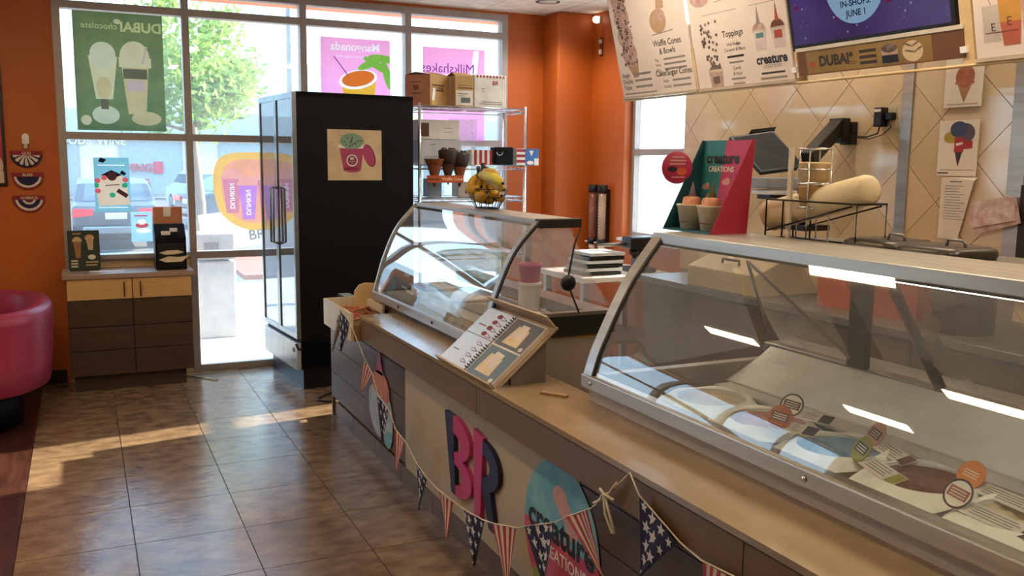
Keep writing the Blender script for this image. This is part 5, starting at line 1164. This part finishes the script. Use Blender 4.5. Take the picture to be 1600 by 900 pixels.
# papers
PAPR = M('paper_cream', '#e6d8c2', .7, var=.02); PAPG = M('paper_greyed', '#c4b49e', .7)
def paper(name, label, cat, y0, y1, z0, z1, x=4.028, m=PAPR):
    t = thing(name, label, cat, (x, (y0 + y1) / 2, z0)); Q = frame((0, (y1 - y0) / 2, 0), (0, -1, 0), (0, 0, 1)); return t, Q, y1 - y0, z1 - z0
SCB = M('scoop_brown', '#9a4f32', .6, scale=30, alt='#b0694a'); CNB = M('cone_tan', '#a87a4e', .6, scale=40)
t, Q, w_, h_ = paper('cone_drawing', 'paper drawing of a single brown scoop cone, upper on the tiled wall', 'drawing', 3.145, 3.365, 1.93, 2.17)
B(Q).prism([(0, 0), (w_, 0), (w_, h_), (0, h_)], 0, .003, PAPR).build('sheet', t)
b = B(Q); b.poly([(.075, .115), (.16, .115), (.118, .02)], CNB, .0035).ell(.118, .15, .055, .055, SCB, .004).rect(.064, .172, .112, .125, SCB, .0042).rect(.02, .20, .012, .016, CNB, .0035).build('cone_print', t)
t, Q, w_, h_ = paper('cone_drawing', 'paper drawing of a colourful triple cone, lower on the tiled wall', 'drawing', 3.145, 3.375, 1.585, 1.865)
B(Q).prism([(0, 0), (w_, 0), (w_, h_), (0, h_)], 0, .004, PAPR).build('sheet', t)
b = B(Q); YLW = M('crayon_yellow', '#b09a2a', .6); RDW = M('crayon_red', '#b02c2c', .6); NVW = M('crayon_navy', '#3a3f5c', .6); BKW = M('crayon_brown', '#3a2a22', .6); PUW = M('crayon_purple', '#5a4a52', .6)
b.poly([(.10, .125), (.145, .125), (.122, .045)], BKW, .0045).ell(.075, .195, .045, .03, YLW, .0046).ell(.15, .215, .06, .05, PUW, .0045).ell(.115, .235, .05, .04, NVW, .0047).rect(.095, .15, .12, .195, RDW, .005).poly([(.14, .135), (.20, .14), (.20, .175), (.14, .18)], RDW, .0052).poly([(.105, .15), (.145, .16), (.145, .17), (.105, .165)], PAPR, .0055).rect(.005, .07, .012, .018, BKW, .0045).rect(.02, .22, .03, .032, BKW, .0045).build('cone_print', t)
t, Q, w_, h_ = paper('notice_sheet', 'typed white notice sheet below the triple cone drawing', 'notice', 3.13, 3.345, 1.265, 1.58)
b = B(Q); b.add([(0, 0, 0), (.125, 0, .006), (.20, .30, .01), (w_, h_, .004), (0, h_, .0), (0, 0, -.002), (.125, 0, .004), (.20, .30, .008), (w_, h_, .002), (0, h_, -.002)], [(0, 1, 2, 3, 4), (9, 8, 7, 6, 5)], PAPR).build('sheet', t)
b = B(Q)
for k in range(13): b.rect(.03, (.12 if k % 3 else .145) - .002 * k + .02, .10 + .014 * k, .1025 + .014 * k, GYP, .0085)
b.rect(.06, .13, .29, .294, BKW, .0085).build('text_lines', t)
TOWEL = M('floral_paper', '#e6d0c6', .8, scale=28, alt='#c09a90')
for k, (y, z, a, lab) in enumerate(((3.00, 1.33, .22, 'pale floral paper sheet stuck on the tiled wall, larger front one'), (2.98, 1.30, .30, 'pale floral paper sheet partly hidden under the larger one'))):
    t = thing('floral_sheet', lab, 'paper', (3.985 + .012 * k, y, z), rot=(0, 0, 0)); Q = frame((0, .12, 0), (0, -1, a), (0, a, 1)); B(Q).prism([(0, 0), (.25, 0), (.25, .12), (.02, .125)], 0, .005, TOWEL).build('sheet', t)
# cup tubes on the orange wall
CTUB = M('clear_tube', '#f4ece8', .05, kind='glass', trans=.05); CUPC = M('cup_cream', '#f2e2c8', .6); CUPP = M('cup_pinkish', '#c98e7c', .6)
for y, n, m, lab in ((6.81, 22, CUPP, 'clear cup tube with pinkish cups on orange wall, farther one'), (6.655, 15, CUPC, 'cup tube full of cream paper cups on orange wall, nearer one')):
    t = thing('cup_dispenser', lab, 'dispenser', (3.975, y, .95))
    B().lathe([(.040, .02), (.040, .44)], CTUB, 20).build('tube', t)
    B().lathe([(.043, .43), (.043, .49), (.036, .495), (0, .495)], BLACK, 20).build('cap', t)
    B().lathe([(.03, -.01), (.045, -.01), (.045, .035), (.03, .035)], BLACK, 20).build('collar', t)
    B().box(.03, .06, -.02, .02, .0, .46, BLACK).build('wall_rail', t)
    h = .40 / n
    for k in range(n): B().lathe([(.028, 0), (.033, h * .9), (.037, h * .92), (.037, h)], m, 14, at=(0, 0, .02 + h * k)).build('cup', t)
    B().lathe([(.016 if m is CUPP else .026, -.10 if m is CUPP else -.06), (.033, -.012)], CUPC, 16).build('hanging_cup', t)
    B().lathe([(.0, 0), (.015, .005), (.015, .015)], WPLAS, 10, at=(-.045, .02, .0)).build('knob', t)
t = thing('wall_lamp', 'small white bulb lamp high on the orange wall', 'lamp', (4.035, 6.88, 2.83))
B().blob((-.03, 0, 0), .03, M('warm_bulb', '#ffe8cc', kind='emit', emit=2.0), 1, 0).build('bulb', t); B().box(-.012, .004, -.03, .03, -.03, .03, WPLAS).build('base', t)
t = thing('wall_bracket', 'small white double hook bracket on the orange wall by the menu', 'bracket', (4.035, 6.83, 2.60))
B().box(-.02, .004, -.015, .015, .03, .06, WPLAS).box(-.02, .004, -.015, .015, -.06, -.02, WPLAS).box(-.006, .004, -.02, .02, -.08, .08, M('dark_bracket', '#5a2a14', .5)).build('hooks', t, bevel=.004)

# ------------------------------------------------------------------ menu boards
BOARD = M('menu_board', '#dccbc0', .45, var=.015); BFR = M('board_edge', '#bfae98', .4); MINK = M('menu_ink', '#3a302a', .7); MGR = M('menu_grey', '#8f8278', .7); COC = M('menu_choc', '#4a382e', .6, scale=40, alt='#8a7466'); WAF = M('menu_waffle', '#b08f6c', .6, scale=40); PKS = M('menu_pinkscoop', '#a58278', .6, scale=30, alt='#c2a294')
VV = (-.235, 0, .972)
def board(y0, y1, label, h=.78):
    t = thing('menu_board', label, 'menu board', (3.30, (y0 + y1) / 2, 2.065)); Q = frame((3.30, y1, 2.065), (0, -1, 0), VV); w_ = y1 - y0
    B(Q).prism([(0, 0), (w_, 0), (w_, h), (0, h)], -.018, 0, BOARD).build('panel', t, w=True, bevel=.002)
    B(Q).prism([(-.004, -.014), (w_ + .004, -.014), (w_ + .004, 0), (-.004, 0)], -.022, .006, BFR).build('bottom_edge', t, w=True)
    return t, Q
t, Q = board(4.48, 5.28, 'cream menu board of waffle and sugar cones, leftmost of the hanging boards')
rg = random.Random(2); b = B(Q)
b.poly([(.10, .22), (.24, .22), (.225, .12), (.17, .115)], WAF, .001).ell(.16, .27, .085, .075, PKS, .0014).ell(.14, .38, .085, .08, PKS, .0015).ell(.13, .50, .085, .085, PKS, .0016).ell(.12, .62, .08, .08, PKS, .0017)
for k in range(85): b.ell(.14 + rg.gauss(0, .04), rg.uniform(.2, .66), rg.uniform(.005, .016), rg.uniform(.004, .014), COC if k % 3 else MINK, .002 + k * .00001, n=7)
b.build('cone_print', t, w=True)
b = B(Q); b.ell(.52, .43, .085, .07, WAF, .001).ell(.55, .46, .05, .04, PKS, .0014).poly([(.52, .50), (.60, .50), (.62, .68), (.56, .70)], WAF, .001).ell(.57, .58, .035, .04, PKS, .0014).stroke([(.44, .355), (.66, .365)], .006, MGR, .0012).build('bowl_print', t, w=True)
b = B(Q)
b.text('Waffle Cones', .58, .285, .052, MINK, .001, bold=.01).text('& Bowls', .57, .235, .05, MINK, .001, bold=.01).text('Cake/Sugar Cones', .60, .105, .050, MINK, .001, bold=.01)
for k, (s_, z) in enumerate((('Single', .125), ('Double', .085), ('Triple', .045))): b.text(s_, .03, z, .038, MINK, .001, 'LEFT', bold=.01).rect(.17, .36, z + .006, z + .02, MGR, .001)
for z in (.19, .155, .125 + .045 - .03): pass
for s_, z in (('Reg', .195), ('Fancy', .165), ('Dip', .14 - .005)): b.text(s_, .43, z, .024, MINK, .001, 'LEFT').rect(.52, .74, z + .002, z + .014, MGR, .001)
for s_, z in (('Single', .065), ('Double', .03)): b.text(s_, .48, z, .026, MINK, .001, 'LEFT').rect(.58, .76, z + .002, z + .014, MGR, .001)
b.rect(.03, .40, .014, .022, MGR, .001).build('lettering', t, w=True)
t, Q = board(3.66, 4.45, 'cream menu board of toppings and sundae cups, second hanging board')
b = B(Q); rg = random.Random(9)
for k in range(46):
    v = rg.uniform(.11, .36); sp = .03 + .25 * max(0, v - .10); u = .16 + rg.uniform(-1, 1) * min(sp, .07); a = rg.uniform(0, 3)
    b.poly([(u + .012 * math.cos(a + q), v + .011 * math.sin(a + q)) for q in (0, 1.7, 3.1, 4.6)], COC if k % 4 else MINK, .001 + k * .00002)
b.poly([(.12, .0), (.22, .0), (.235, .085), (.11, .085)], PKS, .001).rect(.105, .24, .085, .10, BFR, .0015).poly([(.115, .10), (.23, .10), (.22, .135), (.20, .12), (.16, .135)], COC, .0018).rect(.14, .20, .02, .06, COC, .0015).ell(.12, .50, .09, .05, PKS, .001).build('toppings_print', t, w=True)['kind'] = 'stuff'
b = B(Q)
b.text('Toppings', .36, .265, .048, MINK, .001, bold=.01).text('Hot Fudge,', .36, .215, .026, MINK, .001).text('Caramel & More', .36, .185, .026, MINK, .001).rect(.29, .43, .15, .162, MINK, .001).rect(.30, .42, .12, .13, MGR, .001)
b.text('Candy', .36, .085, .026, MINK, .001).text('& Nuts', .36, .055, .026, MINK, .001).rect(.30, .42, .03, .04, MGR, .001).rect(.31, .41, .005, .013, MGR, .001)
b.text('creature', .64, .095, .068, DBK, .001, bold=.035).text('CREATIONS', .64, .07, .026, MGR, .001).text('Desserts & Cheeseser', .64, .045, .0, MINK, .001) if False else b.text('creature', .64, .095, .068, DBK, .001, bold=.035).text('CREATIONS', .64, .07, .026, MGR, .001)
b.rect(.55, .73, .040, .050, MINK, .001).rect(.54, .74, .012, .024, MGR, .001).rect(.12, .42, .40, .403, MGR, .001).rect(.52, .74, .40, .403, MGR, .001).stroke([(.24, .46), (.42, .47)], .004, MGR, .001).rect(.36, .42, .49, .50, MGR, .001).rect(.58, .70, .45, .46, MGR, .001).rect(.60, .70, .49, .50, MINK, .001).build('lettering', t, w=True)
b = B(Q)
RDC = M('menu_red', '#a8442f', .6); TLC = M('menu_teal', '#4f8080', .6); BRC = M('menu_brown', '#6a3424', .6); LAV = M('menu_lavender', '#c9b8b4', .6)
for u, top, bod in ((.575, PKS, TLC), (.715, BRC, RDC)):
    b.poly([(u - .04, .165), (u + .04, .165), (u + .052, .265), (u - .052, .265)], LAV, .001).ell(u, .265, .052, .045, top, .0014, a0=0, a1=math.pi).poly([(u - .014, .30), (u + .014, .30), (u, .40)], RDC if bod is RDC else MGR, .0016).rect(u - .03, u + .028, .215 if bod is RDC else .23, .255, bod, .0016).rect(u - .055, u + .055, .262, .272, BFR, .0018)
b.build('cup_print', t, w=True)
t, Q = board(1.75, 2.615, 'cream menu board of orange and pink drinks, last hanging board at right edge')
b = B(Q); DOR = M('drink_orange', '#c08a3c', .5); DPK2 = M('drink_pink', '#b05a44', .5); DCL = M('drink_clear', '#bdaea2', .5)
b.rect(.04, .115, .06, .20, DCL, .001).poly([(.125, .04), (.195, .04), (.205, .13), (.115, .13)], DPK2, .0014).poly([(.115, .13), (.205, .13), (.21, .23), (.11, .23)], DOR, .0014).poly([(.215, .05), (.27, .05), (.28, .23), (.205, .23)], PKS, .0016).stroke([(.05, .28), (.08, .20)], .004, MGR, .0012).stroke([(.15, .30), (.16, .23)], .004, DPK2, .0012)
b.text('E', .085, .10, .045, MINK, .002).text('E', .155, .115, .05, BRC, .002).text('E', .245, .12, .05, BRC, .002).rect(.05, .19, .092, .096, BRC, .0018).rect(.215, .275, .10, .104, BRC, .0018).build('drink_print', t, w=True)
t = thing('display_screen', 'large black-framed screen with purple starry picture between the menu boards', 'screen', (3.29, 3.18, 2.20))
Q = frame((3.275, 3.655, 2.195), (0, -1, 0), VV)
B(Q).prism([(0, 0), (.955, 0), (.955, .56), (0, .56)], -.05, 0, BLACK).build('bezel', t, w=True, bevel=.004)
SCRN = M('screen_purple', '#1f1240', .2, scale=2.2, alt='#34205e', emit=.28, var=.1)
B(Q).rect(.022, .933, .028, .54, SCRN, .0008).build('screen', t, w=True)
b = B(Q); rg = random.Random(11); SDOT = M('screen_star', '#8f8fc4', kind='emit', emit=.32); SRED = M('screen_red', '#5e1c44', kind='emit', emit=.6)
for k in range(70): r = rg.choice((.0025, .003, .004, .006)); b.ell(rg.uniform(.04, .92), rg.uniform(.05, .52), r, r, SDOT, .0012, n=7)
for k in range(14): b.ell(rg.uniform(.05, .9), rg.uniform(.08, .5), .014, .013, SRED, .0013, n=9)
b.build('star_picture', t, w=True)['kind'] = 'stuff'
SBL = M('screen_blue', '#86a6c0', kind='emit', emit=.42)
B(Q).ell(.437, .262, .175, .175, SBL, .0016, 40).build('circle_picture', t, w=True)
B(Q).text('IN-SHOPS:', .437, .168, .040, M('screen_ink', '#141a30', kind='emit', emit=.3), .002, bold=.02).text('JUNE 1', .437, .122, .040, M('screen_ink', '#141a30'), .002, bold=.02).build('lettering', t, w=True)
t = thing('price_strip', 'brown and gold drinks price strip below the screen', 'sign', (3.30, 3.14, 2.075))
Q = frame((3.30, 3.625, 2.075), (0, -1, 0), VV); GB = M('strip_brown', '#6e4526', .4, scale=3); GO = M('strip_gold', '#9c7c40', .4, scale=3, alt='#80602e')
B(Q).prism([(0, 0), (.955, 0), (.955, .118), (0, .118)], -.016, 0, GB).build('panel', t, w=True)
b = B(Q); b.rect(.06, .80, .006, .112, GO, .0006).build('gold_print', t, w=True)
b = B(Q); b.text('DUBAI', .24, .038, .066, MINK, .0012, bold=.05)
for z in (.022, .048, .074): b.rect(.40, .50, z, z + .014, MINK, .0012)
b.ell(.35, .075, .012, .012, MINK, .0012).rect(.32, .375, .03, .034, GB, .0012).rect(.32, .375, .04, .044, GB, .0012).rect(.80, .88, .085, .092, GB, .0014).build('lettering', t, w=True)
b = B(Q); b.rect(.53, .62, .015, .05, DBK, .0012).rect(.53, .62, .05, .075, PKS, .0012).ell(.575, .08, .045, .02, COC, .0014).ell(.70, .055, .055, .045, STK, .0012).stroke([(.66, .09), (.70, .075), (.74, .095)], .008, COC, .0016).stroke([(.66, .06), (.71, .05), (.75, .07)], .008, COC, .0016).ell(.10, .05, .02, .012, RDC, .0012).build('drink_print', t, w=True)
B(Q).prism([(-.005, .118), (.96, .118), (.96, .135), (-.005, .135)], -.02, .004, M('strip_white', '#cfc3b2', .4)).build('top_edge', t, w=True)
CRP2 = M('cream_post', '#d0b184', .5)
t = thing('menu_rail', 'cream metal rail and hangers carrying the menu boards over the counter', 'rail', (3.33, 3.5, 2.05))
B().tube([(3.31, 5.30, 2.044), (3.31, 1.5, 2.044)], .007, CRP2, 8).build('rail', t, w=True)
for y in (3.64, 2.655):
    Q = frame((3.32, y + .03, 2.04), (0, -1, 0), VV); B(Q).prism([(0, 0), (.055, 0), (.055, .84), (0, .84)], -.03, -.021 if y > 3 else .006, CRP2).build('post', t, w=True)
    B(Q).prism([(0, .06), (.03, .06), (.03, .085), (0, .085)], -.005, .02, WPLAS).build('clip', t, w=True)
for y in (5.27, 4.465, 3.62, 2.64, 1.8): B().tube([(3.335, y, 2.05), (3.14, y, 2.89)], .008, CRP2, 6).build('hanger', t, w=True)
t = thing('strip_lamp', 'thin bright light slot between first and second menu boards', 'lamp', (3.29, 4.464, 2.25))
Q = frame((3.30, 4.476, 2.065), (0, -1, 0), VV); B(Q).prism([(0, .0), (.016, .0), (.016, .24), (0, .24)], -.016, -.002, CRP2).build('channel', t, w=True)
B(Q).prism([(.0, .38), (.018, .38), (.018, .62), (0, .62)], -.016, -.002, M('slot_glow', '#fff2e0', kind='emit', emit=2.5)).build('tube', t, w=True)

# ------------------------------------------------------------------ service side behind the cases
t = thing('back_counter', 'steel-topped back counter along the tiled wall seen through the near case', 'counter', (3.68, 2.4, 0))
B().box(3.36, 4.02, -.5, 5.05, .10, .86, DKL).build('carcass', t, w=True); B().box(3.32, 4.025, -.5, 5.08, .862, .90, STEELD).build('worktop', t, w=True, bevel=.004)
for k in range(6): B().box(3.345, 3.36, .0 + .82 * k - .4, .80 + .82 * k - .4, .14, .84, WALNUT).build('door', t, w=True)
PINKB = M('salmon_box', '#a8523f', .5); BEIGB = M('beige_chest', '#b39f7c', .5); DRUM = M('dark_drum', '#2e231b', .5)
t = thing('flavour_machine', 'beige sloping-lid machine on the back counter seen through near case glass', 'machine', (3.60, 4.2, .90))
B(frame((-.26, .36, 0), (1, 0, 0), (0, 0, 1))).prism([(0, 0), (.5, 0), (.5, .26), (.38, .27), (0, .12)], 0, .62, BEIGB).build('body', t, bevel=.006)
B().tube([(-.20, .1, .155), (-.20, .1, .18), (-.20, -.05, .18), (-.20, -.05, .155)], .008, DRUM).build('handle', t)
for k, (y, h, lab) in enumerate(((3.52, .24, 'salmon red carton on the back counter, farther one behind near case glass'), (3.18, .30, 'salmon red carton on the back counter, nearer one behind near case glass'))):
    carton('salmon_carton', lab, (3.66, y, .90), .2, .30, .26, h, PINKB)
for k, (x, y, r, h, lab) in enumerate(((3.55, 2.78, .13, .22, 'dark round drum on the back counter beside the salmon cartons'), (3.5, 1.75, .17, .26, 'large dark round drum at right behind the near case glass'))):
    t = thing('dark_drum', lab, 'drum', (x, y, .90)); B().lathe([(r, 0), (r, h), (r * .96, h + .01), (r * .4, h + .02), (0, h + .02)], DRUM, 28).build('drum', t); B().lathe([(.02, 0), (.03, .02), (.02, .04), (0, .042)], STEELD, 14, at=(0, 0, h + .018)).build('lid_knob', t)
t = thing('paper_cup_tower', 'stack of pale paper cups on the back counter behind the near case', 'cups', (3.55, 2.35, .90))
B().lathe([(.05, 0), (.045, .28), (.03, .285), (0, .285)], PAPW, 20).build('cups', t)
t = thing('white_worktable', 'white worktable below the right window seen between the two cases', 'table', (3.6, 5.9, 0))
B().box(3.2, 4.0, 5.60, 6.30, .775, .815, WPLAS).build('tabletop', t, w=True, bevel=.004)
for x in (3.25, 3.95):
    for y in (5.66, 6.24): B().box(x - .025, x + .025, y - .025, y + .025, 0, .775, STEELD).build('leg', t, w=True)
B().box(3.27, 3.95, 5.66, 6.24, .30, .33, STEELD).build('under_shelf', t, w=True)
t = thing('paper_tray_stack', 'stack of black and pale trays on the white worktable by the window', 'trays', (3.42, 5.85, .815))
for k in range(6): B().box(-.16 + .012 * k, .16 + .006 * k, -.15, .15, .002 + .028 * k, .024 + .028 * k, BLACK if k % 2 == 0 else SILW).build('tray', t)
t = thing('drink_mixer', 'black mixer with horizontal arm on the worktable below the right window', 'mixer', (3.80, 5.80, .815))
B().box(-.09, .09, -.10, .10, 0, .04, BLACK).box(-.04, .06, -.05, .05, .04, .20, BLACK).build('base', t, bevel=.008)
B().box(-.12, .10, -.07, .07, .18, .27, BLACK).build('head', t, bevel=.012)
B().tube([(-.11, .02, .215), (-.30, .12, .20)], .014, STEELD).build('arm', t); B().blob((-.03, .0, .15), .045, DKBR, 2, .2).build('knob', t)
